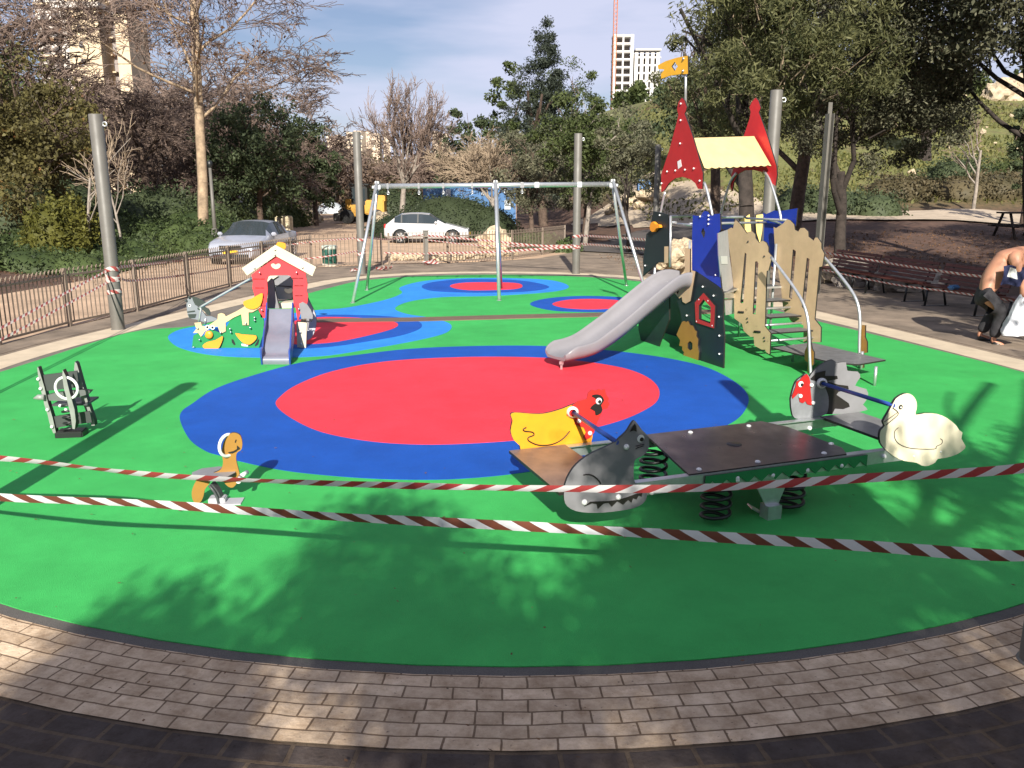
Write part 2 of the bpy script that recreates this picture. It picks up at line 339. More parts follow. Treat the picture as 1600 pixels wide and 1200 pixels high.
def bricks(name, c1, c2, mortar, bw, bh, msize=.012, rough=.85, freq=2, off=.5, warp=0.0):
    m = mat(name, c1, rough, bump=.3, bscale=45, spec=.3); t = m.node_tree; K = t.links.new; bs = t.nodes['Principled BSDF']
    uv = t.nodes.new('ShaderNodeUVMap'); br = t.nodes.new('ShaderNodeTexBrick')
    br.inputs['Color1'].default_value = (*c1, 1); br.inputs['Color2'].default_value = (*c2, 1); br.inputs['Mortar'].default_value = (*mortar, 1)
    br.inputs['Scale'].default_value = 1; br.inputs['Brick Width'].default_value = bw; br.inputs['Row Height'].default_value = bh; br.inputs['Mortar Size'].default_value = msize; br.inputs['Mortar Smooth'].default_value = .25
    br.offset = off; br.offset_frequency = freq; br.squash = .55; br.squash_frequency = 4
    vec = uv.outputs[0]
    if warp:
        nw = t.nodes.new('ShaderNodeTexNoise'); nw.inputs['Scale'].default_value = 5; K(uv.outputs[0], nw.inputs[0])
        sb = t.nodes.new('ShaderNodeVectorMath'); sb.operation = 'SUBTRACT'; sb.inputs[1].default_value = (.5, .5, .5); K(nw.outputs['Color'], sb.inputs[0])
        sc_ = t.nodes.new('ShaderNodeVectorMath'); sc_.operation = 'MULTIPLY'; sc_.inputs[1].default_value = (warp, warp, 0); K(sb.outputs[0], sc_.inputs[0])
        ad = t.nodes.new('ShaderNodeVectorMath'); K(uv.outputs[0], ad.inputs[0]); K(sc_.outputs[0], ad.inputs[1]); vec = ad.outputs[0]
    K(vec, br.inputs['Vector'])
    n = t.nodes.new('ShaderNodeTexNoise'); n.inputs['Scale'].default_value = 7; n.inputs['Detail'].default_value = 8; n.inputs['Roughness'].default_value = .75; K(uv.outputs[0], n.inputs[0])
    r = t.nodes.new('ShaderNodeValToRGB'); e = r.color_ramp.elements; e[0].position = .3; e[0].color = (.52, .44, .36, 1); e[1].position = .62; e[1].color = (1.05, 1.03, 1, 1); K(n.outputs[0], r.inputs[0])
    x = t.nodes.new('ShaderNodeMixRGB'); x.blend_type = 'MULTIPLY'; x.inputs[0].default_value = 1; K(br.outputs[0], x.inputs[1]); K(r.outputs[0], x.inputs[2]); 
    vo = t.nodes.new('ShaderNodeTexNoise'); vo.inputs['Scale'].default_value = 42; vo.inputs['Detail'].default_value = 3; K(uv.outputs[0], vo.inputs[0])
    r9 = t.nodes.new('ShaderNodeMapRange'); r9.inputs[1].default_value = .66; r9.inputs[2].default_value = .74; r9.inputs[3].default_value = 1; r9.inputs[4].default_value = .35; K(vo.outputs[0], r9.inputs[0])
    x2 = t.nodes.new('ShaderNodeMixRGB'); x2.blend_type = 'MULTIPLY'; x2.inputs[0].default_value = 1; K(x.outputs[0], x2.inputs[1]); K(r9.outputs[0], x2.inputs[2]); K(x2.outputs[0], bs.inputs['Base Color'])
    bp = t.nodes.new('ShaderNodeBump'); bp.inputs['Strength'].default_value = .6; bp.inputs['Distance'].default_value = .008; bp.invert = True
    K(br.outputs['Fac'], bp.inputs['Height']); K(bs.inputs['Normal'].links[0].from_socket, bp.inputs['Normal']); K(bp.outputs[0], bs.inputs['Normal'])
    return m
M_tan = bricks('tan_bricks', (.68, .535, .385), (.50, .385, .27), (.20, .14, .09), .235, .0967, .0055, warp=.022)
M_dark = bricks('dark_pavers', (.085, .066, .058), (.062, .050, .046), (.115, .085, .06), .27, .135, .012, warp=.012)
M_conc = mat('concrete_paving', (.24, .185, .135), .9, noise=.45, nscale=1.3, bump=.3, bscale=30)
M_road = mat('sandy_road', (.50, .345, .225), .95, noise=.28, nscale=1.1, bump=.4, bscale=12)
ring('rubber_kerb_strip', -.25, .085, .006, M_grey_r, 8.6)
ring('pale_border_ring', .02, .60, .0095, mat('pale_border', (.56, .46, .33), .9, noise=.16, nscale=2.5, bump=.3, bscale=30), 99, 8.6)
ring('grey_rubber_margin', -.9, .02, .0065, mat('grey_margin', (.17, .145, .12), .9, noise=.3, nscale=2), 99, 8.6)
ring('light_brick_ring', .085, .665, .010, M_tan, 8.6)
ring('dark_paving_ring', .665, 3.3, .004, M_dark, 7.6)
sheet('pavement', [[(-8.3, 9.5), (-9.5, 2), (-9, -12), (12, -12), (13, 3), (12.2, 12), (11.4, 16), (10.6, 20), (9.8, 26), (8.6, 33), (5.5, 37), (2.6, 34.5), (1.0, 31.2), (-1, 29.6), (-4.3, 28.5), (-6.6, 27.2), (-7.0, 24), (-7.5, 20), (-7.75, 17)]], .001, M_conc)
# far half of the dark ring is the plain pavement: lay the concrete over it beyond y = 8
M_conc2 = M_conc
b = MB(); b.slab([[(p[0], p[1], .0075) for p in [(-9.2, 7.4), (-7.9, 16), (-7.4, 20), (-6.8, 25.5), (-5, 27.6), (0, 29.2), (3.2, 28.5), (9.3, 27), (10, 20), (11, 14), (11.3, 7.4)]],
     [(p[0], p[1], .0075) for p in offs(ring_in, .74) if p[1] > 7.5][::1]], (0, 0, -.004)); tag(b.build('grey_pavement', M_conc2), kind='structure')
sheet('road', [[(-8.1, 2), (-8.3, 13), (-7.8, 18), (-7.2, 23), (-6.7, 27.2), (-4.3, 28.7), (-1, 29.9), (1.2, 31.4), (2.2, 33.8), (.5, 39), (-4, 42.5), (-8, 60), (-11, 80), (-13.5, 120), (-22, 120), (-23, 80), (-18, 55), (-13.6, 40), (-12.2, 30), (-11.8, 24), (-12.5, 18), (-16, 12), (-18, 2)]], .0, M_road)
def strip_on_ground(name, pts, w, m, lift=.03):
    P = smooth_loop(pts, 6, False); b = MB(); n = len(P); k = 5
    for i, p in enumerate(P):
        t = (Vector(P[min(i + 1, n - 1)][:2]) - Vector(P[max(i - 1, 0)][:2])).normalized()
        ww = w * (1 + .13 * math.sin(i * 1.7))
        for j in range(k):
            s = (j / (k - 1) - .5) * ww; x, y = p[0] - t.y * s, p[1] + t.x * s
            b.v.append((x, y, zt(x, y) + lift))
    for i in range(n - 1):
        for j in range(k - 1): b.f.append((i * k + j, i * k + j + 1, (i + 1) * k + j + 1, (i + 1) * k + j)); b.m.append(0); b.s.append(True)
    return tag(b.build(name, m, recalc=False), kind='structure')
M_path = mat('pale_path', (.46, .37, .27), .95, noise=.25, nscale=1.5, bump=.3, bscale=15)
strip_on_ground('path', [(52, 38), (36, 39.5), (24, 41), (16, 43), (11.5, 47), (9, 53), (7, 62)], 6.0, M_path, .05)
strip_on_ground('asphalt_path', [(3.5, 34), (5.5, 37), (7.5, 42), (9, 46)], 5.0, mat('asphalt', (.10, .085, .075), .95, noise=.3, nscale=2), .04)

# ================= foliage =================
def leafmat(name, c1, c2, c3=None, trans=.3, nscale=.9):
    m = bpy.data.materials.new(name); m.use_nodes = True; t = m.node_tree; K = t.links.new; b = t.nodes['Principled BSDF']
    b.inputs['Roughness'].default_value = .6; b.inputs['Specular IOR Level'].default_value = .25
    g = t.nodes.new('ShaderNodeNewGeometry'); tc = t.nodes.new('ShaderNodeTexCoord'); n = t.nodes.new('ShaderNodeTexNoise'); n.inputs['Scale'].default_value = nscale; n.inputs['Detail'].default_value = 4
    K(tc.outputs['Object'], n.inputs[0])
    ad = t.nodes.new('ShaderNodeMath'); ad.operation = 'MULTIPLY_ADD'; ad.inputs[1].default_value = .55; K(g.outputs['Random Per Island'], ad.inputs[0])
    su = t.nodes.new('ShaderNodeMapRange'); su.inputs[1].default_value = .3; su.inputs[2].default_value = .7; su.inputs[3].default_value = 0; su.inputs[4].default_value = .45; K(n.outputs[0], su.inputs[0]); K(su.outputs[0], ad.inputs[2])
    r = t.nodes.new('ShaderNodeValToRGB'); e = r.color_ramp.elements; e[0].color = (*c1, 1); e[0].position = .1; e[1].color = (*c2, 1); e[1].position = .8
    if c3: q = e.new(.95); q.color = (*c3, 1)
    K(ad.outputs[0], r.inputs[0]); K(r.outputs[0], b.inputs['Base Color'])
    if trans:
        tr = t.nodes.new('ShaderNodeBsdfTranslucent'); K(r.outputs[0], tr.inputs[0]); mx = t.nodes.new('ShaderNodeMixShader'); mx.inputs[0].default_value = trans
        K(b.outputs[0], mx.inputs[1]); K(tr.outputs[0], mx.inputs[2]); K(mx.outputs[0], t.nodes['Material Output'].inputs[0])
    return m
LF = dict(
 dark=leafmat('dark_green_leaves', (.028, .044, .02), (.10, .125, .06)), mid=leafmat('green_leaves', (.03, .045, .014), (.105, .13, .045)),
 olive=leafmat('olive_leaves', (.055, .06, .036), (.19, .185, .115), (.32, .30, .20)), pine=leafmat('pine_needles', (.036, .044, .018), (.165, .165, .07)),
 autumn=leafmat('autumn_leaves', (.055, .048, .022), (.165, .145, .05), (.24, .10, .04)), cypress=leafmat('cypress_leaves', (.02, .028, .02), (.07, .085, .06)),
 juniper=leafmat('juniper_leaves', (.018, .032, .010), (.07, .098, .032), trans=.15), hedge=leafmat('hedge_leaves', (.018, .028, .012), (.05, .065, .03), trans=.15), dry=leafmat('dry_leaves', (.09, .05, .03), (.22, .12, .06)),
 yellow=leafmat('yellow_green_leaves', (.05, .055, .012), (.17, .165, .035)), scrub=leafmat('scrub_leaves', (.045, .042, .02), (.12, .095, .05), trans=.15), twig=mat('twigs', (.185, .132, .105), .9, noise=.3, nscale=1), twig2=mat('pale_twigs', (.29, .22, .15), .9, noise=.3, nscale=1), brush=leafmat('brown_brush', (.06, .045, .03), (.16, .11, .08), trans=.1))
BARK = mat('bark', (.11, .075, .055), .95, noise=.5, nscale=5, bump=.8, bscale=18); BARK_D = mat('dark_bark', (.045, .034, .028), .95, noise=.5, nscale=5, bump=.8, bscale=18)
BARK_P = mat('pale_bark', (.42, .31, .20), .9, col2=(.20, .145, .095), nscale=3.5, bump=.5, bscale=10); BARK_G = mat('grey_bark', (.28, .24, .20), .9, noise=.4, nscale=5, bump=.5, bscale=14)
def leaf_quads(C, size, asp=1.8, seed=0, up=.0, vary=.5):
    rng = np.random.default_rng(seed); N = len(C)
    d = rng.normal(size=(N, 3)); d[:, 2] += up; d /= np.linalg.norm(d, axis=1, keepdims=True)
    e = rng.normal(size=(N, 3)); e = np.cross(d, e); e /= np.linalg.norm(e, axis=1, keepdims=True)
    s = size * (1 + vary * (rng.random((N, 1)) * 2 - 1)); w = s / asp
    V = np.stack([C - d * s * .5, C + e * w * .5, C + d * s * .5, C - e * w * .5], 1).reshape(-1, 3)
    return V
def raw_mesh(name, V, Fsize, mats, smooth=False, idx=None, parent=None, off=None):
    me = bpy.data.meshes.new(name); V = np.asarray(V, dtype=np.float32)
    if off is not None: V = V - np.array(off, dtype=np.float32)
    n = len(V); me.vertices.add(n); me.vertices.foreach_set('co', V.ravel())
    idx = np.arange(n, dtype=np.int32) if idx is None else np.asarray(idx, dtype=np.int32).ravel()
    nf = len(idx) // Fsize; me.loops.add(len(idx)); me.loops.foreach_set('vertex_index', idx)
    me.polygons.add(nf); me.polygons.foreach_set('loop_start', np.arange(0, nf * Fsize, Fsize, dtype=np.int32))
    try: me.polygons.foreach_set('loop_total', np.full(nf, Fsize, dtype=np.int32))
    except Exception: pass
    me.polygons.foreach_set('use_smooth', np.full(nf, smooth))
    for m in (mats if isinstance(mats, (list, tuple)) else [mats]): me.materials.append(m)
    me.update(calc_edges=True); me.validate()
    o = bpy.data.objects.new(name, me); COL.objects.link(o)
    if parent is not None: o.parent = parent; WL[o.name] = WL[parent.name]
    return o
def segs_mesh(name, segs, n, m, parent, off):
    A = np.array([[*s[0], s[2]] for s in segs]); B = np.array([[*s[1], s[3]] for s in segs])
    d = B[:, :3] - A[:, :3]; d /= (np.linalg.norm(d, axis=1, keepdims=True) + 1e-9)
    ref = np.where(np.abs(d[:, 2:3]) < .9, np.array([[0, 0, 1.]]), np.array([[1., 0, 0]]))
    u = np.cross(d, ref); u /= np.linalg.norm(u, axis=1, keepdims=True); w = np.cross(d, u)
    V = []
    for P in (A, B):
        for k in range(n):
            a = 2 * math.pi * k / n; V.append(P[:, :3] + (u * math.cos(a) + w * math.sin(a)) * P[:, 3:4])
    V = np.stack(V, 1).reshape(-1, 3); M = len(segs); base = np.arange(M)[:, None] * 2 * n
    q = np.array([[k, (k + 1) % n, n + (k + 1) % n, n + k] for k in range(n)])
    idx = (base[:, None, :] + q[None]).reshape(-1)
    return raw_mesh(name, V, 4, m, n > 4, idx, parent, off)
def rotv(v, ang, rnd):
    ax = v.cross(Vector((rnd.uniform(-1, 1), rnd.uniform(-1, 1), rnd.uniform(-1, 1))))
    if ax.length < 1e-5: ax = v.orthogonal()
    return Matrix.Rotation(ang, 3, ax.normalized()) @ v
def grow(p, d, Lh, r, lev, cfg, rnd, segs, tips):
    k = cfg.get('k', 3); pts = [p]; dirs = []
    up = cfg['up'][min(lev, len(cfg['up']) - 1)]; wob = cfg.get('wob', .18)
    for i in range(k):
        d = (d + Vector((rnd.gauss(0, wob), rnd.gauss(0, wob), rnd.gauss(0, wob) + up)) * (1 if lev else .4)).normalized()
        q = p + d * (Lh / k); r1 = r * (1 - .5 * (i + 1) / k) if lev else r * (1 - .35 * (i + 1) / k)
        r0 = r * (1 - .5 * i / k) if lev else r * (1 - .35 * i / k)
        segs.append((tuple(p), tuple(q), r0, r1, lev)); p = q; pts.append(p); dirs.append(d)
    if lev >= cfg['max']: tips.append(pts[-1]); tips.append(pts[-2]); return
    n = cfg['n'][lev]; a = cfg['ang'][lev]; s0 = cfg['start'][lev]
    for j in range(n):
        t = s0 + (1 - s0) * (j + rnd.random() * .8) / n; t = min(t, .999); i = int(t * k); f = t * k - i
        q = pts[i].lerp(pts[i + 1], f)
        dd = rotv(dirs[i], a * rnd.uniform(.7, 1.3), rnd)
        grow(q, dd, Lh * cfg['len'][lev] * rnd.uniform(.7, 1.15), r * cfg.get('rr', .5) * (1 - .3 * t), lev + 1, cfg, rnd, segs, tips)
CFG = dict(
 round=dict(max=5, n=[8, 6, 5, 5, 4], ang=[.62, .6, .55, .5, .5], start=[.75, .25, .2, .2, .2], len=[1.15, .6, .6, .6, .6], up=[0, .07, .05, .05, .03], rr=.55),
 bare=dict(max=5, n=[11, 5, 4, 4, 5], ang=[.95, .7, .65, .6, .6], start=[.25, .3, .25, .2, .2], len=[.42, .62, .6, .6, .6], up=[.02, .05, .0, -.02, -.04], rr=.42, k=4),
 tall=dict(max=5, n=[17, 5, 5, 4, 4], ang=[1.15, .7, .65, .65, .6], start=[.38, .3, .25, .2, .2], len=[.28, .6, .6, .62, .6], up=[.01, .06, .02, -.03, -.05], rr=.33, k=5, wob=.12),
 sap=dict(max=3, n=[5, 4, 3], ang=[.6, .6, .5], start=[.4, .3, .2], len=[.7, .55, .5], up=[0, .1, .08], rr=.5),
 leafy=dict(max=3, n=[8, 5, 4], ang=[.75, .7, .6], start=[.4, .3, .3], len=[.75, .55, .5], up=[0, .1, .05], rr=.45),
 fork=dict(max=3, n=[4, 5, 4], ang=[.55, .75, .6], start=[.5, .4, .3], len=[1.1, .6, .5], up=[0, .12, .05], rr=.6))
def bare_tree(name, base, h, cfg, label, group, r=None, seed=1, bark=BARK, twig=None, tmin=.012, lean=(0, 0), wid=None, fit=True, leaves=0, lm=None, lsize=.12, spread=1.0, cat='tree'):
    rnd = random.Random(seed); root = thing(name, base, label, cat, group); segs = []; tips = []; c = CFG[cfg]
    L0 = {'round': h * .30, 'bare': h * .72, 'tall': h * .9, 'sap': h * .5, 'leafy': h * .7, 'fork': h * .35}[cfg]
    grow(Vector(base), Vector((lean[0], lean[1], 1)).normalized(), L0, r or h * .022, 0, c, rnd, segs, tips)
    segs = [(s[0], s[1], max(s[2], tmin), max(s[3], tmin * .8), s[4]) for s in segs]
    if fit and cfg != 'tall':
        mz = max(s[1][2] for s in segs) - base[2]; k = h / mz; k2 = k
        if wid: k2 = wid / 2 / float(np.percentile([math.hypot(s[1][0] - base[0], s[1][1] - base[1]) for s in segs], 96))
        ff = lambda q: (base[0] + (q[0] - base[0]) * k2, base[1] + (q[1] - base[1]) * k2, base[2] + (q[2] - base[2]) * k)
        segs = [(ff(s[0]), ff(s[1]), *s[2:]) for s in segs]; tips = [Vector(ff(q)) for q in tips]
    if spread != 1:
        bx, by = base[0], base[1]
        f = lambda q: (bx + (q[0] - bx) * spread, by + (q[1] - by) * spread, q[2])
        segs = [(f(s[0]), f(s[1]), *s[2:]) for s in segs]; tips = [Vector(f(q)) for q in tips]
    segs_mesh('trunk', [s for s in segs if s[4] <= 1], 7, bark, root, base)
    segs_mesh('branches', [s for s in segs if s[4] > 1], 3, twig or LF['twig'], root, base)
    if leaves:
        rng = np.random.default_rng(seed); T = np.array([tuple(q) for q in tips]); C = T[rng.integers(0, len(T), leaves)] + rng.normal(size=(leaves, 3)) * h * .018
        raw_mesh('leaves', leaf_quads(C, lsize, 1.6, seed), 4, lm, parent=root, off=base)
    return root
def leafy_tree(name, base, h, wid, lm, label, group=None, n=9000, size=.16, asp=1.8, seed=1, bark=BARK, crown0=.3, lean=(0, 0), clumps=90, shape='round', cl=.11, r=None, cfg='leafy', cshift=(0, 0), flat=1.0, cat='tree', twigs=0):
    """trunk and limbs plus clumps of leaves spread through an uneven crown"""
    rnd = random.Random(seed); rng = np.random.default_rng(seed); root = thing(name, base, label, cat, group); segs = []; tips = []
    bz = Vector(base); ch = h * (1 - crown0); cc = bz + Vector((cshift[0], cshift[1], h * crown0 + ch * .5))
    cfg_ = CFG[cfg]; grow(bz, Vector((lean[0], lean[1], 1)).normalized(), h * .62 if cfg == 'leafy' else h * .33, r or h * .025, 0, cfg_, rnd, segs, tips)
    tz = bz.z + h * crown0
    def inside(s):
        q = Vector(s[1])
        if s[4] == 0 and q.z < cc.z: return True
        if s[4] <= 1 and q.z < cc.z + ch * .2 and math.hypot(q.x - cc.x, q.y - cc.y) < wid * .46: return True
        return ((q.x - cc.x) ** 2 + (q.y - cc.y) ** 2) / (wid * .46) ** 2 + (q.z - cc.z) ** 2 / (ch * .46) ** 2 < (1 if shape != 'cone' else .3)
    segs_mesh('trunk', [s for s in segs if s[4] <= 2 and inside(s)], 7, bark, root, base)
    # clump centres
    K = []; W = []
    while len(K) < clumps:
        q = rng.normal(size=3); q /= np.linalg.norm(q); rr = rng.random() ** .45
        z = q[2] * rr
        if shape == 'cone': f = (1 - (z * .5 + .5)) ** .7 * 1.25 + .08
        elif shape == 'umbrella': f = 1.0 if z > -.2 else .55
        else: f = 1
        lob = 1 + .22 * math.sin(3 * math.atan2(q[1], q[0]) + seed) + .15 * math.sin(5 * z + seed * 2)
        K.append([cc.x + q[0] * rr * wid * .5 * f * lob, cc.y + q[1] * rr * wid * .5 * f * lob, cc.z + z * ch * .5 * (1 + .12 * math.sin(4 * math.atan2(q[1], q[0]) + seed * 3))]); W.append(.5 + rng.random())
    K = np.array(K); W = np.array(W); ci = rng.choice(len(K), size=n, p=W / W.sum())
    rad = wid * cl * (.6 + .8 * rng.random(len(K)))
    g = rng.normal(size=(n, 3)); g /= np.linalg.norm(g, axis=1, keepdims=True); g *= rng.random((n, 1)) ** .5; g[:, 2] *= .75 * flat
    C = K[ci] + g * rad[ci][:, None]
    raw_mesh('crown', leaf_quads(C, size, asp, seed), 4, lm, parent=root, off=base)
    if twigs:
        sg = []
        for _ in range(twigs):
            k = K[rng.integers(0, len(K))]; q = bz.lerp(cc, .6); e = Vector(k) ; s = q.lerp(e, rnd.uniform(.45, .8))
            mid = s.lerp(e, .5) + Vector((rnd.gauss(0, .2), rnd.gauss(0, .2), rnd.gauss(0, .2)))
            sg += [(tuple(s), tuple(mid), .02, .014, 3), (tuple(mid), tuple(e), .014, .008, 3)]
        segs_mesh('twigs', sg, 3, LF['twig2'], root, base)
    return root
def shrub_mass(name, blobs, lm, label, cat, n, size, seed=1, kind=None, group=None, asp=1.8, core=.80, fuzz=.16, mesh_kind=None):
    """blobs: (x, y, z, rx, ry, rz); leaves on the skin over a dark leafy core"""
    rng = np.random.default_rng(seed); root = thing(name, (blobs[0][0], blobs[0][1], zt(blobs[0][0], blobs[0][1])), label, cat, group)
    off = WL[root.name]; ar = np.array([bb[3] * bb[4] + bb[3] * bb[5] * 2 for bb in blobs]); ci = rng.choice(len(blobs), size=n, p=ar / ar.sum()); Bq = np.array(blobs)[ci]
    g = rng.normal(size=(n, 3)); g /= np.linalg.norm(g, axis=1, keepdims=True); g[:, 2] = np.abs(g[:, 2]) * 1.0 - .12
    lum = 1 + fuzz * np.sin(g[:, 0] * 9 + ci) * np.sin(g[:, 1] * 8 + ci * 2) + fuzz * .7 * np.sin(g[:, 2] * 13 + g[:, 0] * 11)
    C = Bq[:, :3] + g * Bq[:, 3:6] * (lum * (.80 + .28 * rng.random(n)))[:, None]
    raw_mesh('foliage', leaf_quads(C, size, asp, seed), 4, lm, parent=root, off=off)
    b = MB()
    for bb in blobs: b.ball(bb[:3], 1, 12, sc=(bb[3] * core, bb[4] * core, bb[5] * core))
    b.build('inner_foliage', lm, root)
    if kind: root['kind'] = kind
    return root
# ================= trees and shrubs =================
def at(px, d): 
    p = PY(px, 300, d); return (p.x, d, zt(p.x, d) - .05)
def hgt(py, d, base): return PY(800, py, d).z - base[2]
def W(w, d): return w * d / FPX / 1.02
G_BG = 'trees around the playground'
def LT(px, top, wpx, d, lm, label, name='tree', **k):
    b = at(px, d); return leafy_tree(name, b, hgt(top, d, b), W(wpx, d), LF[lm], label, **k)
def BT(px, top, d, cfg, label, name='bare_tree', **k):
    b = at(px, d); return bare_tree(name, b, hgt(top, d, b), cfg, label, None, **k)
# left side
LT(40, 70, 230, 31, 'autumn', 'broad tree with yellowing and reddish leaves at the left edge behind the hedge', n=22000, size=.14, seed=3, clumps=130, crown0=.06, cl=.12)
LT(-60, -40, 260, 38, 'mid', 'tall green tree at the far left edge behind the yellowing tree', n=8000, size=.2, seed=4, clumps=90, crown0=.2)
BT(35, -160, 40, 'bare', 'large bare brown tree in the upper left corner, in front of the pale tower block', seed=11, spread=1.35, tmin=.014, r=.26)
BT(240, 95, 46, 'bare', 'bare brown tree right of the left grey pole, below the pale tower block', seed=12, spread=1.3, tmin=.016, r=.24)
BT(275, 60, 55, 'bare', 'bare twiggy brown tree just left of the tall pale trunk', seed=13, spread=1.35, tmin=.018, r=.2)
BT(400, 60, 60, 'bare', 'bare grey brown tree rising above the dark green tree right of the tall pale trunk', seed=14, spread=1.3, tmin=.018, r=.2)
BT(150, 130, 58, 'bare', 'bare brown tree under the pale tower block', seed=15, spread=1.4, tmin=.019, r=.2)
p = bare_tree('plane_tree', G(318, 388, 0), 15.5, 'tall', 'tall plane tree with a straight pale mottled trunk beside the silver car', None, r=.235, seed=21, bark=BARK_P, twig=LF['twig'], tmin=.013, leaves=900, lm=LF['dry'], lsize=.16, spread=1.15)
BT(128, 168, 27, 'sap', 'small pale bare sapling in the hedge left of the left grey pole', name='sapling', seed=31, bark=BARK_G, twig=LF['twig2'], r=.055, tmin=.009)
BT(182, 205, 30, 'sap', 'small pale bare sapling just right of the left grey pole', name='sapling', seed=37, bark=BARK_G, twig=LF['twig2'], r=.05, tmin=.009)
LT(405, 150, 165, 50, 'dark', 'dense dark green tree between the tall pale trunk and the road', n=16000, size=.19, seed=41, crown0=.12, clumps=110, cl=.12)
LT(492, 176, 95, 62, 'dark', 'narrower dark green tree at the left side of the far road', n=9000, size=.22, seed=42, crown0=.12, clumps=70, cl=.13)
BT(480, 222, 78, 'fork' if False else 'round', 'pale bare twin trunked tree at the left kerb of the far road', seed=43, bark=BARK_G, twig=LF['twig2'], r=.17, tmin=.022)
LT(400, 215, 200, 75, 'mid', 'green tree far behind the silver car', n=7000, size=.26, seed=44, crown0=.1)
# centre
BT(627, 112, 50, 'round', 'round crowned bare grey tree behind the swing frame', seed=51, bark=BARK_G, twig=LF['twig'], r=.2, tmin=.012, wid=5.6)
BT(560, 215, 95, 'round', 'bare brown tree far up the road beside the pole', seed=52, r=.2, tmin=.03, spread=1.4)
BT(690, 235, 85, 'round', 'bare brown tree far behind the blue hoarding', seed=53, r=.2, tmin=.028, spread=1.4)
BT(770, 196, 47, 'round', 'low wide bare tree with pale branches above the blue hoarding', seed=54, bark=BARK_G, twig=LF['twig2'], r=.14, tmin=.014, wid=6.6)
LT(850, 30, 130, 62, 'cypress', 'tall dark ragged conifer rising above the other trees', name='conifer', n=30000, size=.2, asp=3, seed=61, shape='cone', crown0=.05, clumps=300, cl=.085, cfg='leafy')
LT(893, 100, 110, 72, 'mid', 'bright green rounded pine behind the dark ragged conifer', name='pine_tree', n=11000, size=.26, asp=3, seed=62, crown0=.15, clumps=80, cl=.13)
LT(800, 98, 110, 78, 'mid', 'green tree left of the dark ragged conifer', n=8000, size=.28, seed=63, crown0=.15, clumps=60)
LT(735, 160, 110, 68, 'dark', 'dark green tree right of the round bare tree', n=8000, size=.25, seed=64, crown0=.1, clumps=60)
LT(832, 196, 130, 43, 'olive', 'grey green olive tree right of the low pale branched tree', name='olive_tree', n=10000, size=.14, asp=2.5, seed=65, crown0=.25, clumps=80)
LT(915, 165, 165, 50, 'olive', 'broad olive green tree between the grey pole and the red roof board', n=19000, size=.17, seed=66, crown0=.18, clumps=130, cl=.11)
LT(915, 150, 160, 38, 'mid', 'leafy green tree on a thin pale trunk behind the right end of the swing', n=11000, size=.14, seed=67, crown0=.34, clumps=90, bark=BARK_G, r=.12)
LT(985, 185, 110, 34, 'olive', 'small dark stemmed olive tree just left of the play tower', name='olive_tree', n=6000, size=.13, asp=2.5, seed=68, crown0=.42, clumps=60, bark=BARK_D, r=.13, cfg='fork')
# right
LT(1174, -170, 345, 23.5, 'pine', 'big pine with a thick dark trunk right behind the play tower', name='pine_tree', n=46000, size=.16, asp=4.5, seed=71, cshift=(.5, 0), crown0=.40, clumps=170, cl=.09, bark=BARK_D, r=.24, twigs=60)
LT(1242, -60, 300, 33, 'pine', 'pine with a bare reddish trunk between the play tower and the steel post', name='pine_tree', n=36000, size=.18, asp=4.5, seed=72, crown0=.34, clumps=150, cl=.095, bark=BARK, r=.3, twigs=40)
LT(1120, -20, 180, 40, 'pine', 'shaggy pine behind the yellow flag', name='pine_tree', n=20000, size=.2, asp=5, seed=73, crown0=.3, clumps=120, cl=.10, twigs=50)
LT(1100, 120, 200, 56, 'dark', 'dark tree filling the gap behind the tan play roof', n=10000, size=.24, seed=74, crown0=.2)
LT(1322, -60, 300, 27, 'olive', 'large spreading olive tree with a dark forked trunk beside the steel post', name='olive_tree', n=60000, size=.12, asp=2.6, seed=75, crown0=.34, clumps=210, cl=.10, bark=BARK_D, r=.2, cfg='fork', cshift=(1.2, 0), twigs=50)
LT(1500, -120, 270, 25, 'olive', 'olive tree overhanging the upper right of the grass slope', name='olive_tree', n=24000, size=.13, asp=2.4, seed=76, crown0=.56, clumps=120, cl=.10, bark=BARK_D, r=.01, cshift=(.2, 0), twigs=40) if False else None
leafy_tree('olive_tree', (14.6, 23.5, .6), 10.2, 8.2, LF['olive'], 'dark leaved tree hanging over the top right corner above the grass slope', n=45000, size=.14, asp=2.2, seed=76, crown0=.52, clumps=130, cl=.10, bark=BARK_D, r=.2, cshift=(-1.6, 0), twigs=30)
LT(1440, 112, 120, 57, 'olive', 'small old tree with a thick leaning trunk on the grass slope', name='olive_tree', n=6000, size=.2, seed=77, crown0=.36, clumps=50, bark=BARK_D, r=.42, cfg='fork', lean=(-.15, 0))
BT(1524, 168, 45, 'sap', 'slim pale bare sapling on the grass slope near the right edge', name='sapling', seed=78, bark=BARK_G, twig=LF['twig'], r=.10, tmin=.015)
LT(1606, 105, 70, 38, 'dark', 'dark rounded bush cut by the right edge above the path', name='bush', n=7000, size=.14, seed=79, crown0=.1, clumps=50, cat='bush')
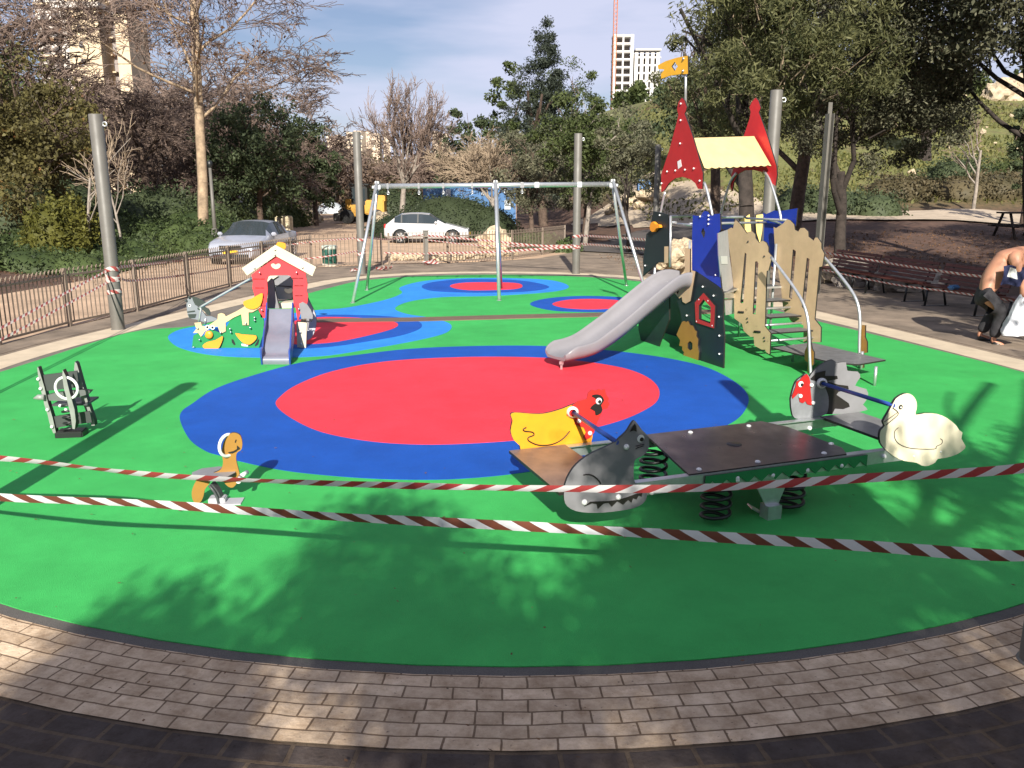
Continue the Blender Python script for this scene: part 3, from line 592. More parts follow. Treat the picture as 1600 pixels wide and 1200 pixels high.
# tree behind the camera that shades the foreground
def shade_tree():
    base = (5.2, -6.5, 0); root = thing('olive_tree', base, 'large shade tree behind the viewer', 'tree'); rng = np.random.default_rng(5)
    segs = []
    def limb(a, b_, r0, r1, sag=.3):
        a = Vector(a); b_ = Vector(b_); n = 6; pp = [a.lerp(b_, i / n) + Vector((0, 0, sag * math.sin(math.pi * i / n))) for i in range(n + 1)]
        for i in range(n): segs.append((tuple(pp[i]), tuple(pp[i + 1]), r0 + (r1 - r0) * i / n, r0 + (r1 - r0) * (i + 1) / n, 0))
    limb((5.2, -6.5, 0), (3.6, -4.2, 4.2), .22, .12); limb((3.6, -4.2, 4.2), (1.0, -4.5, 5.4), .10, .03); limb((3.6, -4.2, 4.2), (5.6, -3.8, 5.5), .1, .03)
    # leaning stems whose shadows run over the rubber on the right
    limb((2.9, -1.1, 3.7), (6.15, -.4, 6.0), .06, .05, .1); limb((3.25, -1.1, 3.75), (6.75, -.4, 6.1), .06, .05, -.15); limb((3.6, -4.2, 4.2), (2.9, -1.1, 3.7), .07, .06, .1); limb((4.2, -.95, 4.4), (5.4, -.7, 5.9), .03, .02, .2); limb((2.9, -1.1, 3.7), (3.25, -1.1, 3.75), .06, .06, 0)
    segs_mesh('trunk', segs, 8, BARK_D, root, base)
    # clumps: (shadow x, shadow y, radius, leaves); the crown hangs around z = 4.5 to 6
    cl = []
    for _ in range(330):
        x = rng.uniform(-2.3, 5.8); y = rng.uniform(2.9, 7.0)
        lim = 7.0 if .7 < x < 2.7 else (6.1 if x < -.7 or x >= 2.7 else 5.75)
        if y > lim: continue
        if x > 2.9 and y > 5.0 and rng.random() < .7: continue
        if x < -.8 and rng.random() < .30: continue
        if -.8 < x < .7 and rng.random() < .42: continue
        if rng.random() < .12: continue
        if x < -2.15 + (y - 4.3) * .28: continue
        cl.append((x, y))
    for _ in range(26): cl.append((rng.uniform(3.4, 6.4), rng.uniform(6.5, 8.2)))
    for _ in range(30): cl.append((rng.uniform(-6, -1.5), rng.uniform(.5, 2.7)))
    C = []
    for x, y in cl:
        z = rng.uniform(4.0, 6.2); n = int(rng.uniform(330, 620)); g = rng.normal(size=(n, 3)) * np.array([.17, .2, .14])
        C.append(np.array([x, y - z / math.tan(SUN_EL), z]) + g)
    C = np.concatenate(C); C = C[C[:, 1] < -.6]
    raw_mesh('crown', leaf_quads(C, .085, 2.2, 6), 4, LF['olive'], parent=root, off=base)
shade_tree()
leafy_tree('tree', (-11.5, -3.5, 0), 8.5, 6.5, LF['olive'], 'sparse tree left of the viewer', n=900, size=.1, seed=92, crown0=.35, clumps=30, cl=.07, r=.12)
# shrubs
def blobrow(x0, y0, x1, y1, n, r, h, rnd, jit=.5):
    out = []
    for i in range(n):
        t = i / max(1, n - 1); x = x0 + (x1 - x0) * t + rnd.uniform(-jit, jit); y = y0 + (y1 - y0) * t + rnd.uniform(-jit, jit); k = rnd.uniform(.75, 1.2)
        out.append((x, y, zt(x, y) - .1, r * k * 1.15, r * k, h * k))
    return out
rnd = random.Random(8)
shrub_mass('juniper_hedge', blobrow(-22, 20, -12.6, 26.5, 30, 1.0, .75, rnd, .9) + blobrow(-20, 24, -13.6, 29, 24, 1.1, .95, rnd, .9) + blobrow(-26, 22, -20, 24, 9, 1.4, 1.1, rnd, .8), LF['juniper'], 'big sprawling dark juniper hedge left of the left grey pole', 'hedge', 60000, .12, 2, asp=2.4)
shrub_mass('juniper_hedge', blobrow(-19, 36, -12.5, 36, 16, 1.2, 1.3, rnd) + blobrow(-13.5, 34, -11.8, 33.2, 3, 1.1, 1.1, rnd, .2) + blobrow(-20, 41, -15, 42, 9, 1.5, 1.7, rnd), LF['juniper'], 'long low green hedge behind the tall pale trunk', 'hedge', 30000, .14, 3, asp=2.4)
shrub_mass('yellow_bush', [(*at(95, 27)[:2], .9, 1.0, .9, 1.45), (*at(70, 26.5)[:2], .9, .8, .8, 1.2)], LF['yellow'], 'yellow green bush beside the small sapling above the juniper hedge', 'bush', 5000, .12, 4)
shrub_mass('low_hedge', blobrow(*at(345, 52)[:2], *at(440, 62)[:2], 8, 1.9, 2.1, rnd), LF['mid'], 'olive green hedge along the road behind the silver car', 'hedge', 8000, .2, 5)
shrub_mass('mound_hedge', [(*at(700, 46.5)[:2], -.3, 3.75, 3.0, 2.75), (*at(760, 46)[:2], -.3, 2.1, 2.4, 2.1), (*at(625, 46.5)[:2], -.3, 2.2, 2.4, 1.7)], LF['hedge'], 'large clipped domed hedge behind the white hatchback', 'hedge', 26000, .10, 6, asp=1.6, core=.9, fuzz=.02)
shrub_mass('clipped_hedge', [(*at(610, 72)[:2], 0, 4.5, 2.5, 3.2), (*at(575, 72)[:2], 0, 2.5, 2, 2.2)], LF['hedge'], 'clipped dark hedge behind the yellow loader', 'hedge', 8000, .2, 7, fuzz=.02)
shrub_mass('juniper_ground_cover', blobrow(*at(810, 37)[:2], *at(878, 35)[:2], 6, .9, .75, rnd, .3), LF['juniper'], 'low spreading green juniper right of the big pale boulder', 'shrub', 6000, .12, 8)
shrub_mass('wild_hedge', blobrow(*at(1375, 49)[:2], *at(1640, 49)[:2], 14, 1.5, 1.25, rnd, .6), LF['scrub'], 'brownish wild hedge along the far side of the pale path', 'hedge', 13000, .16, 9)
shrub_mass('green_bush', [(*at(1490, 50.5)[:2], zt(19.8, 50), 2.3, 1.6, 1.9)], LF['dark'], 'rounded dark green bush in the wild hedge beyond the path', 'bush', 3500, .16, 10)
shrub_mass('green_bush', [(*at(1585, 52)[:2], zt(24, 50), 2.6, 1.6, 2.2)], LF['mid'], 'leafy green bush in the wild hedge near the right edge', 'bush', 3500, .16, 11)
shrub_mass('dark_bush', blobrow(*at(1255, 44)[:2], *at(1372, 42)[:2], 7, 1.3, 1.5, rnd, .5), LF['dark'], 'dark shaded bushes behind the forked olive trunk', 'bush', 6000, .15, 12)
# far wood that closes the view
def far_wood():
    rng = np.random.default_rng(77)
    def wood(name, x0, x1, y0, y1, n, lm, label, hf, size):
        C = []; T = []
        for i in range(n):
            x = rng.uniform(x0, x1); y = rng.uniform(y0, y1); h = hf(x / y) * y * rng.uniform(.65, 1.0); z0 = zt(x, y); r = h * .33
            m = 420; g = rng.normal(size=(m, 3)); g /= np.linalg.norm(g, axis=1, keepdims=True); g *= rng.random((m, 1)) ** .35
            C.append(np.array([x, y, z0 + h * .55]) + g * np.array([r, r, h * .47]) + rng.normal(size=(m, 3)) * .25)
        o = raw_mesh(name, leaf_quads(np.concatenate(C), size, 1.5, 5), 4, lm); tag(o, label, 'woodland', kind='stuff')
    wood('brown_woodland', -75, -14, 80, 108, 75, LF['brush'], 'brown leafless woodland behind the left trees', lambda a: .15 if a < -.30 else .085, .36)
    wood('green_woodland', -38, 4, 112, 150, 120, LF['scrub'], 'dark woodland at the end of the road', lambda a: .062 if a > -.28 else .085, .5)
    wood('green_woodland', 4, 75, 84, 125, 70, LF['mid'], 'green woodland on the slope behind the right trees', lambda a: .028 if a < .22 else (.055 if a < .5 else .04), .5)
far_wood()
leafy_tree('tree', (10.9, 3.4, 0), 8.6, 6.8, LF['olive'], 'shade tree standing right of the view', n=24000, size=.13, seed=93, crown0=.45, clumps=90, cl=.11, r=.2)
leafy_tree('tree', (14.5, 9.5, 0), 8.5, 6.5, LF['olive'], 'shade tree standing farther right of the view', n=12000, size=.13, seed=94, crown0=.42, clumps=90, cl=.11, r=.2)
leafy_tree('tree', (-4, -14, 0), 7.5, 9, LF['dark'], 'dark tree behind the viewer on the left', n=6000, size=.3, seed=95, crown0=.15, clumps=90, cl=.13, r=.2)  # unseen tree added to darken the ambient light on the foreground
leafy_tree('tree', (5, -15, 0), 8.5, 10, LF['dark'], 'dark tree behind the viewer on the right', n=6000, size=.3, seed=96, crown0=.15, clumps=90, cl=.13, r=.2)  # second unseen tree, added to hold sky light off the foreground

for i, (x, y, h, w) in enumerate(((10.9, 8.2, 9.4, 7.6), (13.6, 14.2, 8.6, 6.6), (19.5, 16.5, 9, 8), (20.5, 23.5, 8.5, 6.5))):
    leafy_tree('tree', (x, y, zt(x, y)), h, w, LF['olive'], ['dense shade tree beyond the right edge near the benches', 'dense shade tree beyond the right edge behind the benches', 'wide tree far beyond the right edge', 'tree beyond the right edge near the picnic table'][i], n=22000, size=.15, seed=101 + i, crown0=.45, clumps=130, cl=.11, r=.2)
shrub_mass('undergrowth', blobrow(*at(-80, 35)[:2], *at(330, 47)[:2], 18, 2.2, 2.6, random.Random(5), 1.2), LF['dark'], 'dark undergrowth filling the ground under the left trees', 'bushes', 22000, .2, 14)
BT(330, 130, 62, 'bare', 'bare twiggy tree directly behind the tall pale trunk', seed=16, spread=1.5, tmin=.02, r=.2)
BT(20, 20, 52, 'bare', 'bare brown tree at the far left above the yellowing tree', seed=17, spread=1.5, tmin=.018, r=.2)
BT(655, 225, 90, 'round', 'bare brown tree far behind the right part of the round bare tree', seed=57, r=.2, tmin=.03, spread=1.5)
BT(535, 230, 105, 'round', 'bare brown tree at the far end of the road left of the grey post', seed=58, r=.2, tmin=.035, spread=1.5)

def clone(src_label, px, d, top, rz, label):
    src = next(o for o in bpy.data.objects if o.get('label') == src_label); b = at(px, d); zs = [hgt(top, d, b)]
    hs = max((ch.bound_box[6][2] for ch in bpy.data.objects if ch.parent == src)); k = zs[0] / hs
    return copy_tree(src, None, b, rz, (k * 1.25, k * 1.25, k), label)
S1 = 'bare brown tree right of the left grey pole, below the pale tower block'; S2 = 'bare twiggy brown tree just left of the tall pale trunk'; S3_ = 'large bare brown tree in the upper left corner, in front of the pale tower block'; S4 = 'bare brown tree under the pale tower block'
clone(S4, 100, 48, 120, 2.0, 'twiggy bare tree between the yellowing tree and the left grey pole')
clone(S2, 262, 50, 110, 1.1, 'twiggy bare tree reaching in front of the right side of the pale tower block')
clone(S1, -20, 42, -60, 2.6, 'bare brown tree cut by the upper left corner')
clone(S4, 455, 74, 130, .7, 'faint bare tree behind the narrower dark green tree left of the far road')
clone(S2, 370, 66, 40, 3.0, 'bare tree whose fine twigs rise right of the tall pale trunk')
clone(S4, 300, 60, 110, 4.1, 'bare tree filling the gap left of the tall pale trunk')
for i, (x, y, h, w) in enumerate(((-16, -20, 10, 10), (-6, -24, 12.5, 12), (6, -26, 13.5, 12), (17, -22, 11.5, 11), (27, -16, 11, 10), (-26, -15, 9, 9))):  # unseen row added to block sky light, kept below the sun line
    leafy_tree('tree', (x, y, 0), h, w, LF['dark'], ['tall tree far behind the viewer, first from the left', 'tall tree far behind the viewer, second from the left', 'tall tree far behind the viewer, third from the left', 'tall tree far behind the viewer, fourth from the left', 'tall tree far to the right behind the viewer', 'tall tree far to the left behind the viewer'][i], n=5000, size=.5, seed=120 + i, crown0=.08, clumps=90, cl=.14, r=.25)
# dry leaves and grit that lie on the rubber and the paving
rng = np.random.default_rng(9); LX = rng.uniform(-6, 7, 380); LY = np.abs(rng.normal(0, 1, 380)) * 4.5 + 3.1; keep = LY < 20
C = np.stack([LX, LY, np.full(380, .034)], 1)[keep]; V = leaf_quads(C, .024, 1.7, 9).reshape(-1, 4, 3); V[:, :, 2] = .0305 + (V[:, :, 2] - C[:, None, 2]) * .25
tag(raw_mesh('fallen_leaves', V.reshape(-1, 3), 4, LF['dry']), 'dry leaf crumbs scattered over the rubber and the paving', 'leaf litter', kind='stuff')

def scatter(name, n, xr, yr, size, lm, label, cat, seed, up, ok, dz=.0):
    rng = np.random.default_rng(seed); x = rng.uniform(*xr, n); y = rng.uniform(*yr, n); C = np.array([(a, c, zt(a, c) + dz) for a, c in zip(x, y) if ok(a, c)])
    C[:, :2] += rng.normal(size=(len(C), 2)) * .1; tag(raw_mesh(name, leaf_quads(C, size, 2.6, seed, up=up), 4, lm), label, cat, kind='stuff')
scatter('slope_grass', 26000, (8, 52), (47, 80), .30, leafmat('slope_grass_blades', (.06, .075, .02), (.19, .18, .06), (.26, .20, .10), trans=.2), 'rough grass growing on the slope at right', 'grass', 31, 1.6, lambda a, c: math.sin(a * .8 + c * .5) + math.sin(a * .31 - c * .7 + 1) > -.9, .05)
scatter('leaf_litter', 9000, (3.5, 26), (26, 44), .09, LF['dry'], 'dry leaves and twigs strewn over the brown earth under the right trees', 'leaf litter', 32, 0, lambda a, c: not (35.5 < c < 45 and a > 10), .0)
scatter('earth_litter', 3500, (-22, -10), (22, 40), .09, LF['dry'], 'dry leaves strewn over the brown earth by the left hedges', 'leaf litter', 33, 0, lambda a, c: True, .0)
# ================= play equipment =================
def eye(b, pl, x, y, r, off=.004, px_=0, py_=0, w=2, k=3):
    b.disc(pl, x, y, r, off, mi=w); b.disc(pl, x + px_, y + py_, r * .55, off + .004, mi=k)
# ---- seesaw on springs ----
SA = R_(20); SU = Vector((math.cos(SA), math.sin(SA), 0)); SV = Vector((-math.sin(SA), math.cos(SA), 0)); SC = Vector((1.76, 6.27, 0))
def S3(u, v, z): return SC + SU * u + SV * v + Vector((0, 0, z))
PF = (*(S3(0, -.50, 0)[:2]), SU.x, SU.y); PB = (*(S3(0, .50, 0)[:2]), SU.x, SU.y)
ss = thing('spring_seesaw', SC, 'spring seesaw with a hen, a cat, a grey bird and a cream swan as sides', 'seesaw')
b = MB(); b.slab([[S3(-.72, -.48, .46), S3(.66, -.48, .46), S3(.74, -.34, .46), S3(.72, .30, .46), S3(.62, .52, .46), S3(-.52, .50, .46)]], (0, 0, -.018))
b.build('platform', [B_brown, B_edge], ss)
b = MB(); b.lathe(S3(.0, .02, .461), [(0, .004), (.055, .004), (.06, 0)], 20); b.build('platform_hole_cap', B_edge, ss)
for v, u0, u1 in ((-.485, -1.62, 1.62), (.485, -1.62, 1.50)):
    b = MB(); b.box(S3(0, v, .40).lerp(S3((u0 + u1) / 2, v, .40), 1), (u1 - u0, .012, .10), SA); b.box(S3((u0 + u1) / 2, v + (.03 if v < 0 else -.03), .446), (u1 - u0, .05, .008), SA)
    b.build('side_beam', S_galv, ss)
b = MB()
jag = [( -.62, .44)]; 
up = [S3(-.60 + i * .06, -.497, .44) for i in range(25)]; dn = []
for i in range(24, -1, -1):
    dn.append(S3(-.60 + i * .06, -.497, (.395 if i % 2 else .345) - .0 * i))
b.slab([up + dn], -SV * .01); b.build('grass_trim', [B_green, B_edge], ss)
for u, v in ((-.40, -.36), (.26, -.36), (-.52, .36), (.34, .36)):
    if 1:
        b = MB(); pts = []
        for k in range(91):
            a = k / 90 * 2 * math.pi * 5.2; pts.append(S3(u + .105 * math.cos(a), v + .105 * math.sin(a), .03 + .37 * k / 90))
        b.tube(pts, .014, 8); b.build('coil_spring', P_black, ss)
b = MB(); b.slab([[S3(-.16, -.44, .37), S3(.20, -.44, .37), S3(.09, -.44, .10), S3(-.01, -.44, .10)]], SV * .012); b.slab([[S3(-.10, .3, .40), S3(.24, .3, .40), S3(.12, .3, .10), S3(.02, .3, .10)]], SV * .012); b.box(S3(.04, -.43, .06), (.12, .10, .12), SA); b.box(S3(-.02, -.34, .045), (.16, .07, .012), SA + .5, mat=Matrix.Rotation(.6, 3, 'Y') @ Matrix.Rotation(SA, 3, 'Z'))
b.build('centre_bracket', S_galv, ss)
for (a, c) in (((-1.72, -1.25), (-.49, .49)), ((1.22, 1.66), (-.49, .49))):
    b = MB(); lo = [S3(a[0], c[0], .455), S3(a[1], c[0], .455), S3(a[1], c[1], .455), S3(a[0], c[1], .455)]
    b.slab([lo], (0, 0, -.022)); b.build('seat', [mat('seat_plate', (.20, .135, .105) if a[0] < 0 else (.20, .20, .20), .35, noise=.15), B_edge], ss)
z5 = lambda pts: zm(pts, 3.81, 780, 560); z6 = lambda pts: zm(pts, 3.75, 1120, 540); z8 = lambda pts: zm(pts, 8, 1150, 560)
# cat
b = MB(); b.board(PF, z5([(806, 370), (790, 385), (775, 410), (755, 440), (718, 473), (690, 498), (640, 525), (560, 560), (490, 605), (440, 655), (405, 715), (388, 780), (387, 840), (405, 880), (455, 908), (530, 919), (620, 918), (720, 907), (800, 892), (858, 862), (880, 820), (868, 780), (810, 740), (800, 690), (803, 630), (812, 600), (850, 582), (880, 555), (893, 520), (892, 480), (880, 455), (850, 425), (835, 405), (818, 382)]), .022, sm=2)
cat = b.build('cat_board', [mat('cat_grey_board', (.20, .20, .21), .4, noise=.1, nscale=4), B_edge], ss)
b = MB(); b.board(PF, z5([(805, 388), (790, 412), (778, 434), (800, 428), (816, 436), (815, 405)]), .004, off=.006); b.line(PF, z5([(500, 693), (530, 690), (560, 700), (585, 720), (603, 745)]), .010, .004); b.line(PF, z5([(812, 522), (835, 516), (862, 510)]), .006, .004); b.line(PF, z5([(812, 537), (832, 528), (858, 520)]), .006, .004)
b.board(PF, z5([(505, 880), (540, 852), (590, 850), (650, 848), (700, 842), (760, 825), (820, 803), (850, 800), (845, 822), (828, 815), (815, 838), (795, 832), (785, 858), (765, 842), (735, 870), (712, 855), (700, 850), (668, 882), (648, 858), (620, 862), (585, 895), (578, 865), (550, 862)]), .004, off=.006); b.build('cat_markings', B_edge, cat)
b = MB(); eye(b, PF, *z5([(842, 477)])[0], .027, .004, 1.2, 1.2, 0, 1); b.build('eye', [S_white, B_edge], cat)
# hen
b = MB(); b.board(PB, z5([(68, 335), (92, 322), (150, 326), (235, 331), (300, 322), (380, 298), (440, 274), (500, 262), (545, 300), (560, 370), (558, 440), (548, 500), (520, 530), (420, 548), (280, 560), (170, 590), (150, 612), (128, 560), (124, 520), (88, 488), (68, 430), (80, 372)]), .022, sm=2)
hen = b.build('hen_body_board', [B_yellow, B_edge], ss)
b = MB(); b.board(PB, z5([(440, 272), (470, 252), (520, 240), (528, 203), (548, 186), (572, 190), (590, 181), (608, 188), (627, 181), (633, 212), (650, 236), (646, 255), (655, 272), (640, 297), (612, 302), (603, 332), (587, 366), (572, 400), (562, 440), (540, 470), (510, 485), (500, 468), (515, 440), (500, 410), (474, 402), (448, 390), (452, 366), (420, 350), (400, 338), (412, 300)]), .008, off=.0075); hh = b.build('hen_head_board', [hpl('hen_red_board', (.62, .03, .025)), B_edge], ss)
b = MB(); b.board(PB, z5([(545, 222), (570, 212), (603, 218), (621, 248), (603, 275), (611, 300), (600, 325), (570, 337), (566, 312), (538, 296), (560, 272), (576, 262), (568, 236)]), .004, off=.013, sm=2); b.build('face_patch', B_edge, hh)
b = MB(); eye(b, PB, *z5([(588, 251)])[0], .026, .0165, 1, 1, 0, 1); b.build('eye', [S_white, B_edge], hh)
b = MB(); b.line(PB, z5([(160, 410), (142, 420), (150, 432), (195, 438), (205, 455), (172, 470), (175, 490), (220, 512), (270, 517), (330, 505), (380, 475), (418, 432)]), .010, .006); b.build('wing_line', B_edge, hen)
# grey bird with red head and a spread tail
b = MB(); b.board(PB, z8([(880, 190), (830, 225), (745, 300), (690, 480), (688, 560), (695, 640), (735, 745), (900, 760), (1110, 705), (1150, 640), (1160, 540), (1148, 450), (1100, 350), (1010, 290), (940, 270), (920, 230)]), .022, sm=3); bird = b.build('bird_body_board', [mat('bird_grey_board', (.22, .23, .24), .35, noise=.2), B_edge], ss)
b = MB(); b.board(PB, z6([(545, 205), (590, 140), (640, 105), (690, 85), (718, 104), (768, 100), (776, 150), (836, 155), (852, 190), (822, 238), (888, 258), (897, 310), (868, 350), (895, 380), (790, 400), (700, 405), (640, 400), (600, 330), (565, 260)]), .018, off=-.024, sm=2); tl = b.build('tail_board', [B_grey, B_edge], ss)
b = MB(); b.board(PB, z6([(556, 198), (590, 163), (645, 149), (640, 180), (712, 180), (716, 196), (650, 210), (720, 231), (776, 238), (780, 256), (720, 272), (708, 290), (780, 340), (786, 360), (750, 373), (700, 370), (682, 405), (632, 405), (650, 350), (648, 300), (620, 250), (590, 225)]), .006, off=-.014, sm=1); b.build('tail_feathers', B_edge, tl)
b = MB(); b.board(PB, z8([(880, 192), (830, 220), (790, 270), (747, 292), (740, 350), (692, 470), (702, 502), (775, 432), (800, 445), (782, 500), (792, 545), (830, 557), (862, 532), (882, 570), (935, 585), (942, 560), (925, 400), (920, 290), (910, 235)]), .008, off=.008); rh = b.build('bird_head_board', [hpl('bird_red_board', (.42, .02, .018)), B_edge], ss)
b = MB(); eye(b, PB, *z8([(800, 318)])[0], .026, .014, 1.2, .8, 0, 1); b.build('eye', [S_white, B_edge], rh)
# swan
b = MB(); b.board(PF, z6([(1095, 283), (1130, 282), (1157, 302), (1172, 335), (1171, 372), (1166, 405), (1220, 396), (1290, 400), (1350, 425), (1400, 465), (1420, 495), (1440, 511), (1433, 545), (1458, 590), (1440, 616), (1400, 640), (1340, 658), (1295, 664), (1280, 685), (1240, 704), (1200, 703), (1170, 686), (1100, 676), (1040, 650), (990, 610), (960, 570), (955, 530), (962, 495), (985, 470), (975, 445), (1000, 400), (1028, 350), (1050, 310)]), .022, sm=2)
sw = b.build('swan_board', [hpl('swan_board', (.72, .66, .49), .42), B_edge], ss)
b = MB(); b.line(PF, z6([(1062, 480), (1042, 500), (1040, 535), (1060, 570), (1110, 595), (1180, 605), (1275, 605), (1285, 590), (1315, 575), (1320, 555), (1308, 545)]), .006, .003); b.line(PF, z6([(1028, 364), (1058, 388), (1055, 410), (990, 465)]), .007, .003); b.line(PF, z6([(1056, 392), (1035, 408), (978, 448)]), .006, .003); b.build('line_drawing', B_edge, sw)
b = MB(); eye(b, PF, *z6([(1076, 360)])[0], .018, .004, -.2, 0, 0, 0); b.disc(PF, *z6([(1074, 360)])[0], .007, .01, mi=1); b.build('eye', [B_edge, S_white], sw)
for p0, p1 in (((z5([(432, 318)])[0], PB), (z5([(700, 500)])[0], PF)), ((z6([(608, 218)])[0], PB), (z6([(1035, 352)])[0], PF))):
    A = PL(*p0[0], p0[1]) - SV * .03; Bv = PL(*p1[0], p1[1])
    b = MB(); b.tube([A, Bv], .017, 12); hb = b.build('handlebar', S_blue, ss)
    b = MB(); b.lathe(A + SV * .012, [(0, -.02), (.045, -.018), (.048, 0), (.03, .02)], 18, axis=Matrix.Rotation(R_(90), 3, 'X')); b.build('end_cap', S_white, hb)
b = MB()
for x, y in z5([(755, 526), (506, 855), (708, 824), (905, 795)]): b.bolt(PF, x, y, .021, .004)
for x, y in z6([(1120, 388), (1155, 648), (1312, 622)]): b.bolt(PF, x, y, .009, .0)
for x, y in z5([(472, 370), (537, 443)]) + z6([(550, 230), (485, 294), (560, 334)]): b.bolt(PB, x, y, .019, .012)
for x, y in z6([(545, 484), (692, 462)]): b.bolt((*(S3(0, .478, 0)[:2]), SU.x, SU.y), x, y, .02)
for x, y in z6([(120, 788), (327, 760), (530, 730), (729, 703), (980, 650)]) + [(1152, 747)]: b.bolt((*(S3(0, -.50, 0)[:2]), SU.x, SU.y), x, y, .019)
for u, v in ((-.6, -.42), (-.1, -.42), (.5, -.42), (-.72, .30), (-.15, .42), (.42, .42), (.72, -.24)): b.ball(S3(u, v, .463), .022, 10, sc=(1, 1, .6))
b.build_each('cap_nut', S_white, ss)

# ---- duck springer ----
dk = thing('duck_springer', G(345, 787), 'small springy rocker shaped like an orange brown duck with a white ring handle', 'spring rocker')
PD = vplane(G(345, 787).x, G(345, 787).y, 12); z7 = lambda pts: zm(pts, 6.67, 260, 640)
b = MB(); b.board(PD, z7([(720, 243), (768, 268), (790, 340), (782, 415), (735, 452), (727, 520), (745, 600), (762, 680), (745, 745), (700, 808), (650, 806), (605, 765), (580, 705), (470, 720), (452, 765), (402, 830), (386, 900), (360, 958), (320, 976), (285, 960), (265, 905), (270, 830), (312, 742), (380, 690), (520, 650), (575, 610), (590, 540), (576, 450), (592, 350), (630, 282), (675, 246)]), .024, sm=3)
db = b.build('duck_board', [B_ochre, B_edge], dk)
b = MB(); b.board(PD, z7([(722, 310), (732, 315), (722, 345), (712, 340)]), .004, off=.005); b.board(PD, z7([(735, 372), (760, 392), (770, 408), (745, 420), (728, 436), (690, 455), (655, 455), (640, 445), (700, 430), (735, 410)]), .004, off=.005); b.build('face_markings', B_edge, db)
b = MB(); c = PL(*z7([(640, 372)])[0], PD); b.torus(c, .085, .013, Matrix.Rotation(R_(62), 3, 'Z') @ Matrix.Rotation(R_(90), 3, 'X'), 26, 8); b.build('ring_handle', S_white, dk)
b = MB(); s0 = PL(*z7([(545, 655)])[0], PD); b.slab([[s0 + Vector((dx, dy, 0)) for dx, dy in [(-.17, -.10), (-.05, -.15), (.10, -.10), (.13, .0), (.10, .10), (-.05, .15), (-.17, .10), (-.21, 0)]]], (0, 0, -.02)); b.build('saddle', [B_grey, B_edge], dk)
b = MB(); fz = PL(*z7([(770, 700)])[0], PD)
for s in (-1, 1): b.tube([fz + Vector((0, .01 * s, 0)), fz + Vector((.02, .11 * s, .0))], .018, 10)
b.build('foot_rest', S_white, dk)
b = MB(); g0 = G(345, 787)
for s in (-1, 1):
    p = [PL(*q, PD) + Vector((0, .05 * s, 0)) for q in z7([(470, 770), (520, 830), (555, 900), (570, 965)])]
    b.tube(p, .011, 6)
b.slab([[PL(*q, PD) + Vector((0, -.035, 0)) for q in smooth_loop(z7([(468, 775), (500, 770), (560, 850), (598, 960), (550, 968), (520, 880)]), 3)]], (0, .07, 0)); b.build('leaf_spring', [B_dgrey, B_dgrey], dk)
b = MB(); b.box(g0 + Vector((-.02, 0, .03)), (.13, .1, .06), .1, bev=.008); b.box(g0 + Vector((.06, .0, .012)), (.22, .14, .02), .1); b.build('base_clamp', B_lgrey, dk)

# ---- aeroplane-like springer on the left ----
ap = thing('board_springer', G(108, 682), 'grey spring rocker made of three tilted upright boards with a white ring handle', 'spring rocker')
g0 = G(108, 682); z9 = lambda pts: zm(pts, 5, 0, 520)
M_ap = mat('springer_grey_board', (.24, .26, .235), .4, noise=.15)
for pts, dy, nm in (([(290, 268), (300, 272), (345, 420), (372, 540), (410, 660), (438, 785), (415, 785), (402, 745), (385, 700), (372, 640), (345, 560), (338, 520), (322, 460), (308, 420), (300, 360)], 0, 'side_board'), ([(490, 290), (512, 335), (545, 470), (582, 600), (592, 690), (584, 753), (566, 750), (552, 650), (520, 510), (500, 440), (486, 340)], -.16, 'middle_board'), ([(585, 226), (600, 240), (645, 400), (692, 560), (738, 690), (740, 725), (715, 726), (690, 660), (662, 590), (640, 540), (622, 450), (600, 380), (578, 290)], .10, 'side_board')):
    b = MB(); b.board((g0.x, g0.y + dy, 1, .1), z9(pts), .07, sm=1); b.build(nm, [M_ap, B_edge], ap)
PA = (g0.x, g0.y + .03, 1, .1)
M_apd = mat('springer_dark_board', (.05, .058, .055), .42)
b = MB(); b.board(PA, z9([(338, 330), (600, 297), (618, 425), (358, 455)]), .02); b.build('backrest', [M_apd, B_edge], ap)
b = MB(); b.board(PA, z9([(345, 492), (430, 470), (640, 445), (716, 452), (690, 480), (600, 505), (520, 535), (440, 530), (360, 530)]), .05, sm=1); b.build('wing', [mat('springer_wing', (.12, .13, .125), .4), B_edge], ap)
b = MB(); b.board(PA, z9([(415, 655), (700, 612), (718, 700), (560, 722), (440, 742)]), .02); b.build('front_panel', [M_apd, B_edge], ap)
b = MB(); b.tube([PL(*q, (g0.x, g0.y - .02, 1, .1)) for q in z9([(262, 512), (300, 503), (350, 505)])], [.006, .028, .03], 10); b.build('nose_cone', M_ap, ap)
b = MB(); b.torus(PL(*z9([(520, 432)])[0], (g0.x, g0.y - .13, 1, .1)), .108, .014, Matrix.Rotation(R_(90), 3, 'X'), 30, 8); b.build('ring_handle', S_white, ap)
b = MB(); b.box(PL(*z9([(590, 520)])[0], (g0.x, g0.y + .2, 1, .1)) + Vector((0, 0, -.02)), (.34, .3, .02), .1); b.build('seat', [B_dgrey], ap)
b = MB(); pts = [g0 + Vector((.03 + .06 * math.cos(k * .45), .06 * math.sin(k * .45), .05 + .3 * k / 70)) for k in range(71)]; b.tube(pts, .011, 6); b.build('coil_spring', P_black, ap)
b = MB(); b.box(g0 + Vector((.03, .0, .035)), (.26, .18, .07), .15, bev=.01); b.build('base_box', P_black, ap)
b = MB()
for x, y in z9([(298, 362), (316, 436), (370, 602), (405, 735), (470, 570), (515, 600)]): b.bolt((g0.x, g0.y - .01, 1, .1), x, y, .017)
b.build_each('cap_nut', S_white, ap)

